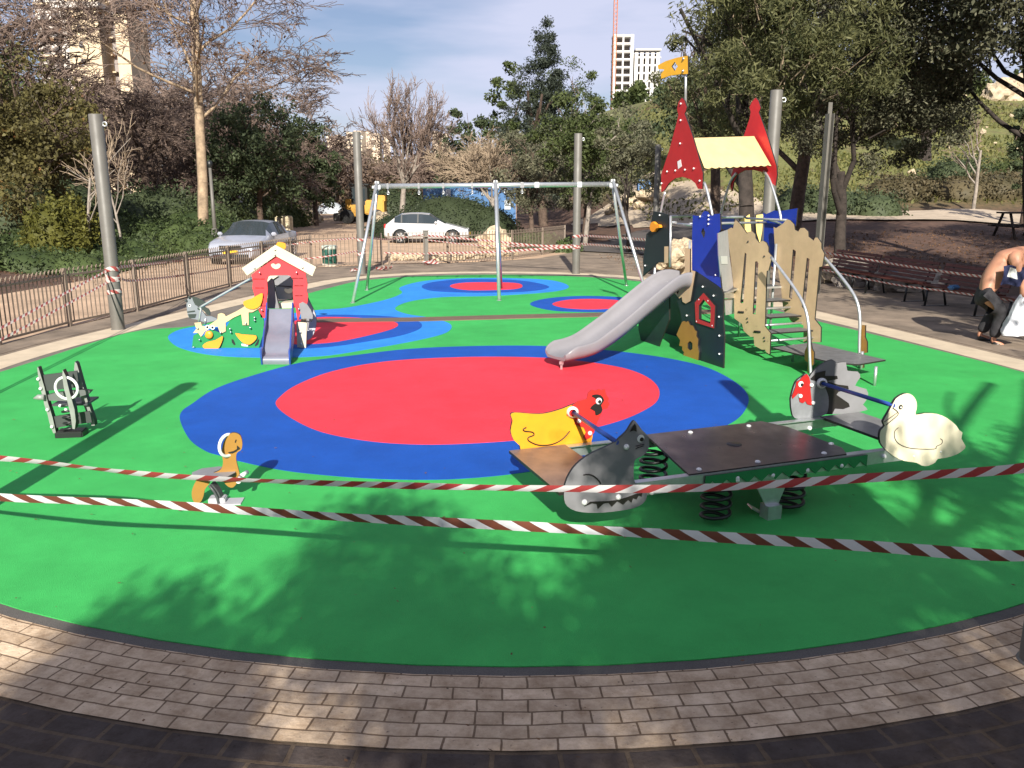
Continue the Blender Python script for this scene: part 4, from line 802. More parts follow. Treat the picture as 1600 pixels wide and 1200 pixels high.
# ---- playhouse ----
y0 = 12.85
ph = thing('toddler_playhouse', (-3.7, y0, 0), 'small red playhouse with cream roof, short steel slide and green hill wall', 'playhouse')
PH = (0, y0, 1, 0); za = lambda pts: zm(pts, 5, 250, 350); zb = lambda pts: zm(pts, 10, 270, 440)
def pln(y): return (0, y, 1, 0)
b = MB(); b.board(PH, za([(905, 250), (1135, 372), (1142, 420), (1152, 470), (1146, 520), (1157, 560), (1150, 620), (1110, 640), (1095, 700), (1075, 765), (1060, 655), (1045, 650), (1038, 520), (1042, 440), (1020, 405), (995, 398), (870, 400), (845, 412), (836, 440), (842, 520), (832, 600), (836, 660), (822, 735), (788, 730), (780, 690), (735, 600), (738, 550), (722, 500), (727, 450), (714, 398)]), .02); fr = b.build('front_wall', [hpl('house_red_board', (.70, .05, .06)), B_edge], ph)
b = MB()
for x0, x1, yy in ((728, 818, 430), (745, 812, 500), (760, 812, 570), (785, 828, 640), (1034, 1120, 424), (1050, 1120, 482), (1055, 1115, 560)):
    b.line(PH, za([(x0, yy), (x1, yy)]), .012, .002, sm=0)
b.build_each('plank_line', B_edge, fr)
b = MB()
b.board(pln(y0 - .04), za([(902, 163), (1220, 335), (1190, 407), (903, 250)]), .022); b.board(pln(y0 - .041), za([(902, 163), (903, 250), (680, 403), (638, 346)]), .022); b.build('roof_board', [B_white, B_edge], ph)
b = MB()
heart = [(905, 352), (880, 340), (868, 322), (875, 310), (892, 309), (905, 318), (920, 309), (938, 312), (943, 328), (930, 345)]
b.board(PH, za(heart), .006, off=.008, sm=2); b.build('heart', [B_white, B_white], fr)
b = MB(); b.board(pln(y0 + .95), za([(835, 440), (880, 400), (1040, 402), (1080, 440), (1150, 560), (1215, 700), (1222, 780), (1180, 900), (1150, 905), (1140, 620), (1036, 620), (1036, 590), (930, 590), (900, 560), (885, 480)]), .02); bk = b.build('back_wall', [B_grey, B_edge], ph)
b = MB(); b.board(pln(y0 + .4), za([(838, 455), (868, 425), (885, 440), (895, 500), (915, 590), (932, 660), (835, 660), (842, 560)]), .05, sm=1); b.build('side_wall', [B_grey, B_edge], ph)
b = MB(); b.line(pln(y0 + .94), za([(885, 402), (886, 480), (1030, 490)]), .014, .002, sm=0); b.line(pln(y0 + .94), za([(886, 480), (905, 560), (922, 600), (1030, 592), (1036, 575)]), .014, .002, sm=0); b.build('panel_gap', B_edge, bk)
b = MB(); b.board(pln(y0 + .94), za([(1003, 542), (980, 530), (970, 512), (980, 502), (1002, 508), (1020, 500), (1036, 508), (1038, 525), (1025, 538)]), .005, off=.007, sm=2); b.build('heart', [B_white, B_white], bk)
b = MB(); b.board(pln(y0 + .6), za([(925, 618), (1042, 612), (1042, 658), (932, 660)]), .3); b.build('deck', [B_white, B_white], ph)
b = MB(); b.board(pln(y0 + .9), za([(850, 404), (925, 404), (870, 440), (840, 462), (836, 430)]), .02); b.build('rear_gable_board', [B_white, B_edge], ph)
b = MB(); b.board(pln(y0 + .95), za([(905, 165), (920, 140), (950, 142), (978, 150), (985, 178), (970, 205)]), .02, sm=1); b.build('ridge_ornament', [B_orange, B_edge], ph)
b = MB(); b.board(pln(y0 - .03), za([(1086, 622), (1115, 608), (1150, 628), (1178, 670), (1195, 715), (1192, 742), (1150, 738), (1105, 742), (1095, 690)]), .02, sm=1); hd = b.build('goat_head_board', [B_grey, B_edge], ph)
b = MB()
for i in range(9): x, y = za([(1110 + i * 10.4, 748 + (6 if i % 2 else 0) + (4 - abs(4 - i)) * 3)])[0]; b.disc(pln(y0 - .03), x, y, .012, .004, 8)
b.build('beads', B_edge, hd)
b = MB(); b.board(pln(y0 + .35), za([(1150, 600), (1185, 640), (1212, 700), (1222, 760), (1212, 830), (1185, 885), (1155, 907), (1140, 900), (1142, 850), (1160, 810), (1165, 740), (1150, 680)]), .03, sm=2); b.build('round_arch_board', [B_lgrey, B_edge], ph)
b = MB(); b.board(pln(y0 - .02), za([(1065, 765), (1147, 770), (1140, 972), (1072, 962)]), .022); b.build('leg_board', [B_white, B_edge], ph)
# slide: curved steel bed between two blue cheeks
gtop = PL(*za([(835, 665)])[0], PH); xl = gtop.x + .02; xr = PL(*za([(1045, 660)])[0], PH).x - .02
prof = [(12.84, gtop.z + .005), (12.75, gtop.z - .05), (12.5, gtop.z - .23), (12.2, gtop.z * .52), (11.95, .24), (11.8, .15), (11.7, .125), (11.62, .12), (11.57, .10), (11.56, .06), (11.58, .0)]
prof = smooth_loop(prof, 3, False)
b = MB(); SKW = lambda y: .25 * (12.84 - y) / 1.28
vs = [(x + SKW(y), y, z) for y, z in prof for x in (xl, xr)]; b.add(vs, [(2 * i, 2 * i + 1, 2 * i + 3, 2 * i + 2) for i in range(len(prof) - 1)], 0, True); b.build('slide_bed', mat('slide_steel', (.23, .24, .30), .42, metal=.2, noise=.1, nscale=5), ph)
for x in (xl - .022, xr):
    top = [(y - .01, z + .10 + .02 * math.sin(i)) for i, (y, z) in enumerate(prof[::3])]; top[-1] = (11.52, .12); top[-2] = (11.52, .2)
    lo = [(x, y, z) for y, z in top] + [(x, 11.56, .0), (x, 11.75, .0), (x, 12.15, .10), (x, 12.6, .22), (x, 12.84, .2)]
    lo = [(q[0] + SKW(q[1]), q[1], q[2]) for q in lo]; b = MB(); b.slab([[Vector(q) for q in lo]], (.022, 0, 0)); b.build('slide_cheek', [hpl('slide_blue_board', (.03, .07, .22)) , S_blue], ph)
b = MB(); b.box(((xl + xr) / 2, 12.80, gtop.z / 2), (xr - xl, .02, gtop.z - .1)); b.build('slide_riser', B_dgrey, ph)
b = MB(); b.board(PH, za([(250, 958), (256, 900), (262, 870), (300, 850), (330, 880), (390, 825), (420, 830), (470, 850), (520, 800), (560, 740), (640, 705), (760, 665), (800, 720), (812, 760), (805, 860), (768, 985), (690, 980), (600, 972), (540, 990), (450, 985), (340, 992), (245, 990)]), .02); gw = b.build('hill_wall', [B_green, B_edge], ph)
b = MB(); b.board(pln(y0 - .025), za([(268, 772), (320, 766), (326, 795), (365, 800), (400, 778), (448, 745), (452, 704), (480, 695), (502, 702), (515, 722), (600, 680), (650, 650), (700, 612), (760, 585), (800, 600), (782, 655), (720, 690), (692, 690), (694, 790), (645, 790), (634, 705), (580, 728), (512, 770), (514, 838), (472, 858), (450, 800), (400, 812), (370, 828), (350, 840), (320, 882), (298, 850), (258, 852), (283, 818)]), .02); b.build('branch_trim', [B_tan, B_edge], ph)
for pts in ([(333, 950), (370, 922), (430, 908), (478, 880), (492, 885), (475, 940), (448, 980), (400, 992), (350, 975)], [(588, 852), (640, 862), (700, 866), (750, 872), (751, 900), (705, 940), (660, 935), (615, 895)], [(650, 606), (715, 582), (790, 540), (803, 560), (785, 635), (730, 666), (668, 650)]):
    b = MB(); b.board(pln(y0 - .05), za(pts), .02, sm=2); b.build('bird_board', [B_orange, B_edge], ph)
b = MB(); b.ball(PL(*za([(382, 865)])[0], pln(y0 - .03)), .065, 14, sc=(1, .5, 1)); b.build('orange_knob', B_orange, ph)
b = MB()
for x, y in za([(371, 806), (411, 808)]): eye(b, pln(y0 - .045), x, y, .034, .004, 0, 0, 0, 1)
b.build_each('eye', [S_white, B_edge], ph, 2)
for pts in ([(560, 898), (575, 905), (590, 940), (580, 946), (562, 925)], [(770, 898), (776, 905), (768, 940), (745, 955), (742, 945), (760, 915)]):
    b = MB(); b.board(PH, za(pts), .006, off=.007); b.build('leaf_slot', B_edge, gw)
b = MB(); b.board(PH, za([(636, 935), (690, 940), (688, 956), (640, 952)]), .004, off=.006); b.build('label_plate', S_white, gw)
b = MB()
for x, y in za([(308, 905), (262, 962), (548, 820), (552, 845), (738, 730), (738, 752), (704, 810), (472, 848), (292, 815), (670, 775), (778, 380), (1066, 378), (796, 672), (1085, 665), (738, 345), (1113, 340), (899, 200), (899, 240), (1095, 845), (1100, 935)]): b.bolt(pln(y0 - .055), x, y, .016)
b.build_each('cap_nut', S_steel, ph)
b = MB(); b.board(pln(y0 + .75), zb([(215, 300), (235, 262), (252, 240), (275, 262), (300, 250), (330, 300), (345, 350), (400, 400), (470, 470), (520, 540), (600, 540), (690, 575), (690, 605), (520, 640), (430, 615), (370, 592), (300, 582), (250, 565), (232, 520), (222, 450), (214, 380)]), .02, sm=1); hs = b.build('horse_board', [B_lgrey, B_edge], ph)
hs.data.materials[0] = mat('horse_grey_board', (.20, .215, .235), .4, noise=.1)
b = MB(); b.board(pln(y0 + .75), zb([(300, 235), (345, 242), (420, 270), (512, 322), (500, 398), (555, 425), (580, 470), (582, 525), (545, 522), (500, 470), (470, 445), (400, 442), (385, 425), (400, 380), (350, 362), (318, 300)]), .026, off=.004); b.board(pln(y0 + .75), zb([(220, 468), (340, 448), (352, 472), (230, 485)]), .006, off=.006); b.board(pln(y0 + .75), zb([(238, 508), (370, 505), (352, 568), (262, 572)]), .006, off=.006); b.ball(PL(*zb([(205, 295)])[0], pln(y0 + .72)), .02); b.ball(PL(*zb([(255, 245)])[0], pln(y0 + .72)), .02)
b.build('mane_and_bridle', mat('mane_dark_board', (.035, .045, .04), .4), hs)
b = MB(); eye(b, pln(y0 + .75), *zb([(265, 375)])[0], .022, .006, 0, 0, 0, 1); b.build('eye', [S_white, B_edge], hs)
b = MB(); b.tube([PL(*q, pln(y0 + .1)) for q in smooth_loop([(396, 433), (383, 440), (316, 478), (314, 483), (311, 503)], 3, False)], .018, 10); b.tube([PL(*zb([(515, 565)])[0], pln(y0 + .2)), PL(*zb([(505, 665)])[0], pln(y0 + .2))], .02, 10); b.build('handrail', S_galv, ph)
b = MB(); b.slab([[G(288, 527, .01), G(300, 520, .01), G(360, 515, .01), G(360, 527, .01)]], (0, 0, -.005)); b.build('step_pad', B_dgrey, ph)

# ---- swing frame (no swings hung) ----
sf = thing('swing_frame', (-.3, 19.6, 0), 'long galvanised swing frame with splayed legs and no swings hung', 'swing frame')
def SP3(px, py, y): return PY(px, py, y)
apx = [(591, 282, -1), (777, 281, 0), (961, 278, 1)]
zt_ = 2.52
feet = [(G(551, 474), G(573, 454)), (G(780, 470), G(783, 452)), (G(1014, 474), G(979, 447))]
bl = [PY(590, 291, 19.7), PY(957, 288, 19.9)]
b = MB(); b.tube([Vector((bl[0].x, bl[0].y, bl[0].z)), Vector((bl[1].x, bl[1].y, bl[1].z))], .057, 16); b.build('top_beam', S_galv, sf)
for i, (f0, f1) in enumerate(feet):
    t = i / 2; c = bl[0].lerp(bl[1], t)
    for f, s in ((f0, -1), (f1, 1)):
        b = MB(); top = c + Vector((0, s * .07, .10)); b.tube([f, top], .041 if i == 1 else .036, 14)
        lg = b.build('leg', S_galv, sf)
        b = MB(); b.lathe(f, [(.06, 0), (.06, .012), (.045, .02)], 14); b.build('foot_sleeve', S_galv, lg)
    b = MB(); b.box(c + Vector((0, 0, .08)), (.1, .22, .07), 0, bev=.01); b.box(c + Vector((0, 0, -.02)), (.26, .02, .06)); b.box(c + Vector((0, 0, -.02)), (.15, .16, .13), 0, bev=.02); b.build('corner_bracket', S_galv, sf)
for k, px in enumerate((606, 654, 692, 737, 815, 838, 905)):
    t = (px - 590) / (957 - 590); c = bl[0].lerp(bl[1], t); b = MB(); b.box(c, (.05 if k < 4 else .09, .13, .13), 0, bev=.008); b.box(c + Vector((0, 0, -.11)), (.025, .03, .12)); b.torus(c + Vector((0, 0, -.16)), .03, .008, Matrix.Rotation(R_(90), 3, 'X'), 12, 6)
    if px in (838, 905): b = MB(); b.box(c, (.11, .13, .13), 0, bev=.008)
    b.build('hanger_clamp', S_galv if px in (838, 905) else S_steel, sf)
# ---- play tower ----
TO = Vector((2.54, 12.4, 0)); E1 = Vector((.94, .342, 0)); E2 = Vector((-.342, .94, 0))
def T3(a, c, z): return TO + E1 * a + E2 * c + Vector((0, 0, z))
def TP(a): o = T3(a, 0, 0); return (o.x, o.y, E2.x, E2.y)          # plane parallel to the slide side, a metres in
P0 = TP(0); tw = thing('play_tower', T3(.7, 0, 0), 'castle play tower with red gables, tan roof, blue and black walls, slide and stairs', 'play tower')
zc = lambda pts: zm(pts, 4, 980, 300); zd = lambda pts: zm(pts, 4, 980, 60); ze = lambda pts: zm(pts, 3.75, 1130, 300); zf = lambda pts: zm(pts, 6.667, 1000, 310)
b = MB(); b.board(P0, zc([(410, 145), (460, 152), (472, 130), (484, 118), (505, 122), (520, 145), (532, 148), (548, 138), (580, 135), (583, 238), (566, 262), (570, 400), (578, 500), (588, 602), (560, 580), (500, 540), (440, 500), (405, 487), (405, 300)]), .022, holes=[zc([(474, 222), (488, 250), (480, 292), (462, 250)])]); bw = b.build('blue_wall', [B_blue, B_edge], tw)
b = MB(); b.board(P0, zc([(405, 489), (440, 502), (500, 542), (560, 583), (588, 604), (600, 640), (597, 780), (606, 900), (600, 1105), (540, 1092), (480, 1070), (420, 1050), (355, 1030), (350, 950), (335, 880), (340, 800), (330, 740), (300, 640), (320, 600), (395, 600)]), .022, off=-.001, holes=[zc([(484, 672), (528, 722), (524, 818), (457, 793), (457, 712)])]); kw = b.build('black_wall', [B_black, B_edge], tw)
b = MB(); b.board(P0, zc([(485, 630), (556, 712), (550, 852), (435, 815), (430, 690)]), .02, off=.02, holes=[zc([(484, 670), (530, 720), (526, 822), (455, 795), (455, 710)])]); b.build('window_frame', [hpl('window_red_board', (.40, .025, .03)), B_edge], tw)
b = MB(); b.board(P0, zc([(350, 812), (362, 805), (375, 812), (388, 806), (402, 832), (418, 835), (430, 862), (442, 870), (440, 900), (452, 920), (448, 960), (456, 1000), (451, 1056), (400, 1040), (358, 1020), (362, 1000), (350, 985), (352, 965), (332, 960), (338, 925), (315, 892), (332, 850)]), .02, off=.02, holes=[zc([(400, 930), (415, 945), (415, 980), (400, 990), (385, 975), (385, 945)])]); b.build('gear_board', [B_ochre, B_edge], tw)
b = MB(); b.board(P0, zc([(370, 350), (404, 354), (403, 480), (398, 602), (365, 605), (330, 590), (358, 558), (372, 500)]), .02, off=.03); b.build('slide_bracket', [B_tan, B_edge], tw)
b = MB(); b.board(P0, zc([(300, 625), (315, 618), (325, 640), (340, 600), (392, 602), (410, 488), (436, 496), (405, 680), (376, 697), (355, 685), (350, 655), (335, 665)]), .02, off=.026); b.build('lower_bracket', [B_tan, B_edge], tw)
b = MB(); b.board(P0, zc([(165, 120), (215, 130), (258, 143), (262, 300), (252, 440), (190, 440), (160, 470), (98, 525), (102, 480), (98, 430), (116, 300), (120, 262), (148, 240), (150, 180)]), .022); b.board(P0, zc([(98, 600), (150, 560), (240, 500), (262, 620), (262, 800), (205, 942), (190, 990), (150, 975), (110, 960), (90, 950), (70, 860), (70, 740)]), .022); lw = b.build('black_side_wall', [B_black, B_edge], tw)
b = MB(); b.board(P0, zc([(165, 200), (180, 185), (196, 200), (218, 205), (222, 222), (200, 228), (186, 248), (170, 245), (162, 225)]), .05, off=.06, sm=2); b.build('grip_handle', [B_orange, B_orange], tw)
b = MB(); b.board(P0, zc([(235, 340), (262, 340), (262, 442), (235, 446)]), .02, off=.01); b.build('slide_bracket', [B_tan, B_edge], tw)
# slide: deep grey plastic trough
pth = [(.10, .0, 1.07), (-.12, -.02, 1.10), (-.35, -.05, 1.02), (-.75, -.12, .78), (-1.2, -.2, .50), (-1.6, -.28, .30), (-1.85, -.34, .235), (-2.1, -.40, .215), (-2.22, -.43, .20)]
P = smooth_loop(pth, 4, False); b = MB(); prof = [(-.24, -.05), (-.285, .03), (-.29, .13), (-.282, .158), (-.268, .165), (-.255, .155), (-.245, .12), (-.225, .035), (-.17, .0), (0, -.012), (.17, .0), (.225, .035), (.245, .12), (.255, .155), (.268, .165), (.282, .158), (.29, .13), (.285, .03), (.24, -.05)]
rings = []
for i, (a, c, z) in enumerate(P):
    q = T3(a, c, z); a0 = T3(*P[max(i - 1, 0)]); a1 = T3(*P[min(i + 1, len(P) - 1)]); t = (a1 - a0).normalized(); w = t.cross(Vector((0, 0, 1))).normalized(); u = w.cross(t).normalized()
    e = min(1, (len(P) - 1 - i) / 5); sc = .55 + .45 * math.sin(e * math.pi / 2); hs_ = 1.0 if z > .4 else .75 + .25 * (z / .4)
    rings.append([q + w * s * (sc ** .35) + u * (h * hs_ * (1 if h < 0 else (.35 + .65 * e))) for s, h in prof])
n = len(prof); b.add([p for r in rings for p in r], [(i * n + k, i * n + (k + 1) % n, (i + 1) * n + (k + 1) % n, (i + 1) * n + k) for i in range(len(rings) - 1) for k in range(n)], 0, True)
b.add(rings[-1], [tuple(range(n))], 0, True); b.add(rings[0], [tuple(range(n))], 0, True)
sl_ = b.build('slide', P_grey, tw)
b = MB(); g = G(877, 579); b.box(g + Vector((0, 0, .045)), (.03, .03, .09)); b.box(g + Vector((0, 0, .11)), (.06, .05, .06), 0, bev=.01); b.build('slide_foot', S_steel, sl_)
# red gables
b = MB(); b.board(P0, zd([(342, 370), (358, 388), (372, 430), (366, 452), (358, 470), (405, 600), (440, 720), (472, 840), (470, 942), (442, 940), (425, 905), (395, 880), (345, 865), (300, 874), (260, 905), (232, 950), (213, 962), (212, 852), (262, 700), (300, 560), (320, 482), (311, 440), (320, 400)]), .02); gb = b.build('red_gable', [hpl('gable_red_board', (.42, .022, .024)), B_edge], tw)
b = MB(); b.board(P0, zd([(315, 770), (335, 757), (342, 800), (320, 817)]), .003, off=.005); b.build('sticker', S_white, gb)
P13 = TP(1.33)
b = MB(); b.board(P13, zd([(803, 370), (820, 390), (834, 435), (822, 462), (872, 600), (932, 800), (936, 850), (926, 922), (905, 905), (882, 870), (850, 838), (790, 822), (735, 825), (690, 850), (665, 900), (655, 955), (645, 930), (652, 850), (690, 730), (735, 590), (765, 500), (772, 460), (764, 430), (780, 395)]), .02); b.build('red_gable', [hpl('gable_bright_red_board', (.55, .025, .03)), B_edge], tw)
# roof: two sloping scalloped sheets
PE0 = TP(.04); PE1 = TP(1.29)
rl, rr = PL(*zd([(413, 622)])[0], PE0), PL(*zd([(793, 611)])[0], PE1); el, er = PL(*zd([(482, 808)])[0], PE0), PL(*zd([(898, 790)])[0], PE1)
def roof(rl, rr, el, er):
    lo = [rl, rr]; N = 66
    for i in range(N + 1):
        t = 1 - i / N; q = el.lerp(er, t); d = (el - rl).normalized(); lo.append(q + d * (.022 * abs(math.sin(t * math.pi * 9.5))))
    nn = (rr - rl).cross(el - rl).normalized(); b = MB(); b.slab([lo], nn * .018 if nn.z < 0 else -nn * .018); return b
roof(rl, rr, el, er).build('roof_sheet', [hpl('roof_cream_board', (.66, .50, .24)), B_edge], tw)
mid = (rl + rr) / 2; k = 2 * ((rl - mid).dot(E2)); mir = lambda p, r: p - E2 * (2 * (p - r).dot(E2))
roof(rl + E2 * .01, rr + E2 * .01, mir(el, rl) + E2 * .01, mir(er, rr) + E2 * .01).build('roof_sheet', [MATS['roof_cream_board'], B_edge], tw)
# flag
fp = PL(*zd([(353, 470)])[0], P0); ft = PL(*zd([(356, 112)])[0], P0)
b = MB(); b.tube([fp - E1 * -.03, ft + E1 * .03], .019, 12); b.build('flag_pole', S_galv, tw)
b = MB(); b.board(P0, zd([(378, 108), (380, 222), (330, 224), (270, 232), (213, 252), (209, 225), (232, 195), (210, 192), (194, 192), (190, 168), (240, 142), (310, 120)]), .018, holes=[zd([(297, 146), (316, 175), (297, 204), (277, 175)])]); fl = b.build('flag', [hpl('flag_yellow_board', (.86, .46, .03)), B_edge], tw)
b = MB(); b.bolt(P0, *zd([(353, 128)])[0], .022, .004); b.bolt(P0, *zd([(351, 204)])[0], .022, .004); b.build_each('cap_nut', S_steel, fl)
# roof posts
for pl, pts, dx in ((P0, zd([(470, 900), (490, 960), (512, 1060), (522, 1110)]), .03), (P0, zd([(226, 960), (208, 1040), (196, 1110), (190, 1200)]), .03), (P13, zd([(862, 830), (895, 880), (930, 980), (962, 1090), (968, 1140)]), -.02), (P13, zd([(690, 840), (655, 890), (620, 990), (585, 1120), (575, 1160)]), -.02)):
    b = MB(); b.tube([PL(*q, pl) + E1 * dx for q in smooth_loop(pts, 3, False)], .019, 12); b.build('roof_post', S_galv, tw)
# full height posts
for (x0, y0_, x1, y1_) in ((272, 150, 268, 470),): 
    b = MB(); b.tube([PL(*q, TP(-.01)) for q in zc([(x0, y0_), (x1, y1_)])], .019, 12); b.build('post', S_galv, tw)
for a, c in ((.06, .95), (1.66, .05), (1.72, .95), (.9, 1.3)):
    b = MB(); b.tube([T3(a, c, 0), T3(a, c, 1.62)], .021, 12); b.build('post', S_galv, tw)
for a, c, a2, c2, z in ((.05, .95, .05, .35, 1.95), (.05, -.3, .05, .3, 1.93), (.9, 1.3, .06, .95, 2.02), (.9, 1.3, 1.72, .95, 2.0), (1.72, .95, 1.72, -.1, 1.98), (.25, .3, 1.75, .45, 1.93)):
    b = MB(); b.tube([T3(a, c, z), T3(a2, c2, z)], .019, 12); b.build('rail', S_galv, tw)
b = MB(); b.slab([[T3(*q, .98) for q in ((.05, -.8), (.9, -.1), (1.7, -.1), (1.7, .9), (.9, 1.25), (.05, .9))]], (0, 0, -.03)); b.build('deck', [B_dgrey, S_galv], tw)
q0 = T3(.03, -.93, 0); q1 = T3(.66, -.24, 0); PG = (q0.x, q0.y, *((q1 - q0).normalized()[:2]))
b = MB(); b.board(PG, zc([(566, 258), (628, 235), (640, 400), (668, 620), (590, 622), (580, 500), (570, 400)]), .01); gp = b.build('grey_wall', [mat('grey_steel_wall', (.45, .45, .47), .4, noise=.08), S_steel], tw)
b = MB(); b.board(PG, zc([(583, 400), (624, 400), (626, 450), (587, 450)]), .002, off=.005); b.build('sticker', S_white, gp)
b = MB(); b.board(PG, zc([(592, 630), (666, 626), (668, 660), (595, 664)]), .05, off=.03); b.build('deck_edge_profile', [S_galv, S_galv], tw)
b = MB(); b.board(PG, zc([(608, 668), (668, 664), (668, 760), (615, 770)]), .01); b.build('lower_grey_wall', [MATS['grey_steel_wall'], S_steel], tw)
# stair sides
PT1 = TP(.9); PT2 = TP(1.7)
b = MB(); b.board(PT1, zc([(620, 240), (650, 222), (662, 228), (668, 190), (680, 175), (705, 200), (750, 262), (752, 250), (768, 246), (780, 245), (800, 265), (802, 290), (826, 320), (834, 310), (850, 305), (870, 318), (882, 345), (882, 375), (905, 402), (882, 492), (872, 492), (868, 560), (860, 840), (895, 882), (890, 1015), (868, 1000), (862, 985), (840, 985), (795, 960), (790, 905), (770, 905), (728, 868), (718, 825), (700, 812), (670, 790), (667, 620), (648, 420)]), .02, holes=[zc([(735, 378), (746, 388), (726, 690), (718, 697), (706, 690)]), zc([(800, 435), (812, 432), (820, 445), (802, 765), (784, 762)])]); b.build('stair_side_board', [B_tan, B_edge], tw)
b = MB(); b.board(PT2, ze([(295, 205), (310, 212), (350, 185), (372, 160), (392, 165), (415, 190), (420, 222), (440, 232), (452, 212), (475, 210), (498, 232), (500, 262), (530, 285), (538, 268), (552, 266), (575, 300), (575, 330), (592, 362), (580, 435), (562, 440), (535, 745), (572, 792), (570, 880), (470, 880), (470, 780), (400, 760), (352, 690), (338, 560), (320, 450), (303, 330)]), .02, holes=[ze([(408, 335), (426, 345), (402, 628), (386, 618)]), ze([(490, 385), (506, 392), (492, 560), (476, 690), (460, 672), (470, 570)])]); b.build('stair_side_board', [B_tan, B_edge], tw)
# steps
for k, (c, z) in enumerate(((-.22, .80), (-.50, .60), (-.78, .42))):
    b = MB(); b.slab([[T3(.93, c + .15, z), T3(1.67, c + .15, z), T3(1.67, c - .15, z), T3(.93, c - .15, z)]], (0, 0, -.022)); b.build('step', [mat('step_grey', (.15, .15, .15), .5, noise=.2) if k == 0 else MATS['step_grey'], B_edge], tw)
    b = MB(); b.tube([T3(.9, c - .12, z - .12), T3(1.7, c - .12, z - .12)], .018, 10); b.build('stretcher', S_galv, tw)
pq = [G(1207, 543, .27), G(1268, 535, .27), G(1384, 562, .27), G(1342, 569, .27), G(1300, 566, .27)]
b = MB(); b.slab([pq], (0, 0, -.02)); b.build('stair_platform', [MATS['step_grey'], B_edge], tw)
for p in (G(1366, 604), G(1238, 566), G(1345, 578)):
    b = MB(); b.tube([p, p + Vector((0, 0, .26))], .02, 10); b.build('platform_leg', S_galv, tw)
# handrails
f1 = G(1267, 592); f2 = G(1342, 576)
PR1 = (f1.x, f1.y, E2.x, E2.y); PR2 = (f2.x, f2.y, E2.x, E2.y)
b = MB(); b.tube([PL(*q, PR1) for q in smooth_loop([(1205, 402), (1222, 424), (1241, 450), (1256, 476), (1263, 505), (1265, 550), (1267, 592)], 4, False)], .02, 12); b.build('handrail', S_galv, tw)
b = MB(); b.tube([PL(*q, PR2) for q in smooth_loop([(1203, 344), (1222, 350), (1255, 372), (1285, 400), (1312, 430), (1335, 462), (1343, 490), (1343, 530), (1342, 576)], 4, False)], .022, 12); b.build('handrail', S_galv, tw)
b = MB(); b.board(PR1, ze([(478, 812), (498, 808), (500, 870), (508, 920), (520, 940), (518, 1010), (505, 1025), (508, 1070), (482, 1062), (486, 1000), (466, 985), (466, 935), (480, 905)]), .02, off=-.03); b.build('rail_board', [B_ochre, B_edge], tw)
b = MB(); b.board(PR2, ze([(803, 780), (822, 782), (820, 850), (832, 880), (832, 942), (810, 945), (812, 1030), (790, 1035), (795, 900)]), .02, off=-.03); b.build('rail_board', [B_ochre, B_edge], tw)
# blue back walls and yellow pickets
P18 = TP(1.78)
b = MB(); b.board(P18, ze([(232, 120), (250, 130), (300, 108), (330, 112), (435, 95), (425, 200), (330, 205), (300, 300), (318, 440), (285, 440), (262, 380), (235, 300), (240, 200)]), .02); b.build('blue_back_wall', [B_blue, B_edge], tw)
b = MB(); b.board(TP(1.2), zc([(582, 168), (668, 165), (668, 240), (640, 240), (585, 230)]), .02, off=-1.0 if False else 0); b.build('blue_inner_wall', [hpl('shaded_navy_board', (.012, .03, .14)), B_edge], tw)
PBk = (T3(1.3, 1.2, 0).x, T3(1.3, 1.2, 0).y, E1.x, E1.y)
for pts in ([(100, 165), (155, 130), (165, 240), (130, 240), (122, 215)], [(190, 165), (195, 135), (235, 130), (228, 230), (215, 300), (196, 240)]):
    b = MB(); b.board(PBk, ze(pts), .02); b.build('picket_board', [hpl('yellow_tan_board', (.82, .60, .22)), B_edge], tw)
b = MB()
for x, y in zc([(460, 153), (513, 148), (513, 172), (512, 200), (557, 518), (476, 592), (544, 648), (455, 672), (512, 680), (440, 808), (538, 835), (376, 772), (580, 898), (580, 1012), (578, 780), (207, 145), (116, 460), (103, 955)]) + zd([(339, 408), (338, 512), (335, 657), (253, 832), (305, 826), (365, 821), (420, 813), (457, 890), (219, 906)]): b.bolt(P0, x, y, .014, .012)
b.build_each('cap_nut', S_white, tw)
b = MB()
for x, y in zc([(757, 310), (858, 402), (752, 790), (754, 812), (858, 910), (860, 930)]): b.bolt(PT1, x, y, .014, .004)
b.tube([PL(*zc([(695, 750)])[0], PT1), PL(*zc([(730, 752)])[0], PT1)], .016, 6); b.tube([PL(*zc([(795, 872)])[0], PT1), PL(*zc([(834, 875)])[0], PT1)], .016, 6)
b.build_each('bolt', P_black, tw)

b = MB(); b.board(TP(.75), zc([(180, 560), (400, 600), (420, 1000), (330, 1010), (200, 960)]), .02); b.build('inner_black_wall', [B_black, B_edge], tw)  # black board stands in for the shadow under the deck
# ================= street furniture, fences, tapes =================
def pole(x, y, h, r, label, square=False, group='tall grey posts round the playground'):
    z = zt(x, y); t = thing('steel_post', (x, y, z), label, 'post', group)
    b = MB()
    if square:
        b.box((x - .055, y, z + h / 2), (.012, .17, h), .2); b.box((x + .055, y, z + h / 2), (.012, .17, h), .2); b.box((x, y + .02, z + (h + .25) / 2), (.10, .012, h + .25), .2)
    else:
        b.lathe((x, y, z), [(r, 0), (r, h - .012), (r - .01, h), (0, h)], 24)
    b.build('shaft', S_pole, t)
    b = MB(); b.lathe((x, y, z), [(r + .012, 0), (r + .012, .012), (r, .02)], 20); b.build('base_plate', S_pole, t)
    if not square:
        b = MB(); c = Vector((x + r + .03, y, z + h - .16)); b.torus(c, .035, .012, Matrix.Rotation(R_(90), 3, 'X'), 14, 6); b.build('lug', S_galv, t)
    return t
pole(-7.04, 14.72, 3.68, .112, 'thick grey post at left wrapped with red and white tape')
pole(-4.50, 25.09, 4.1, .115, 'grey post behind the left end of the swing frame')
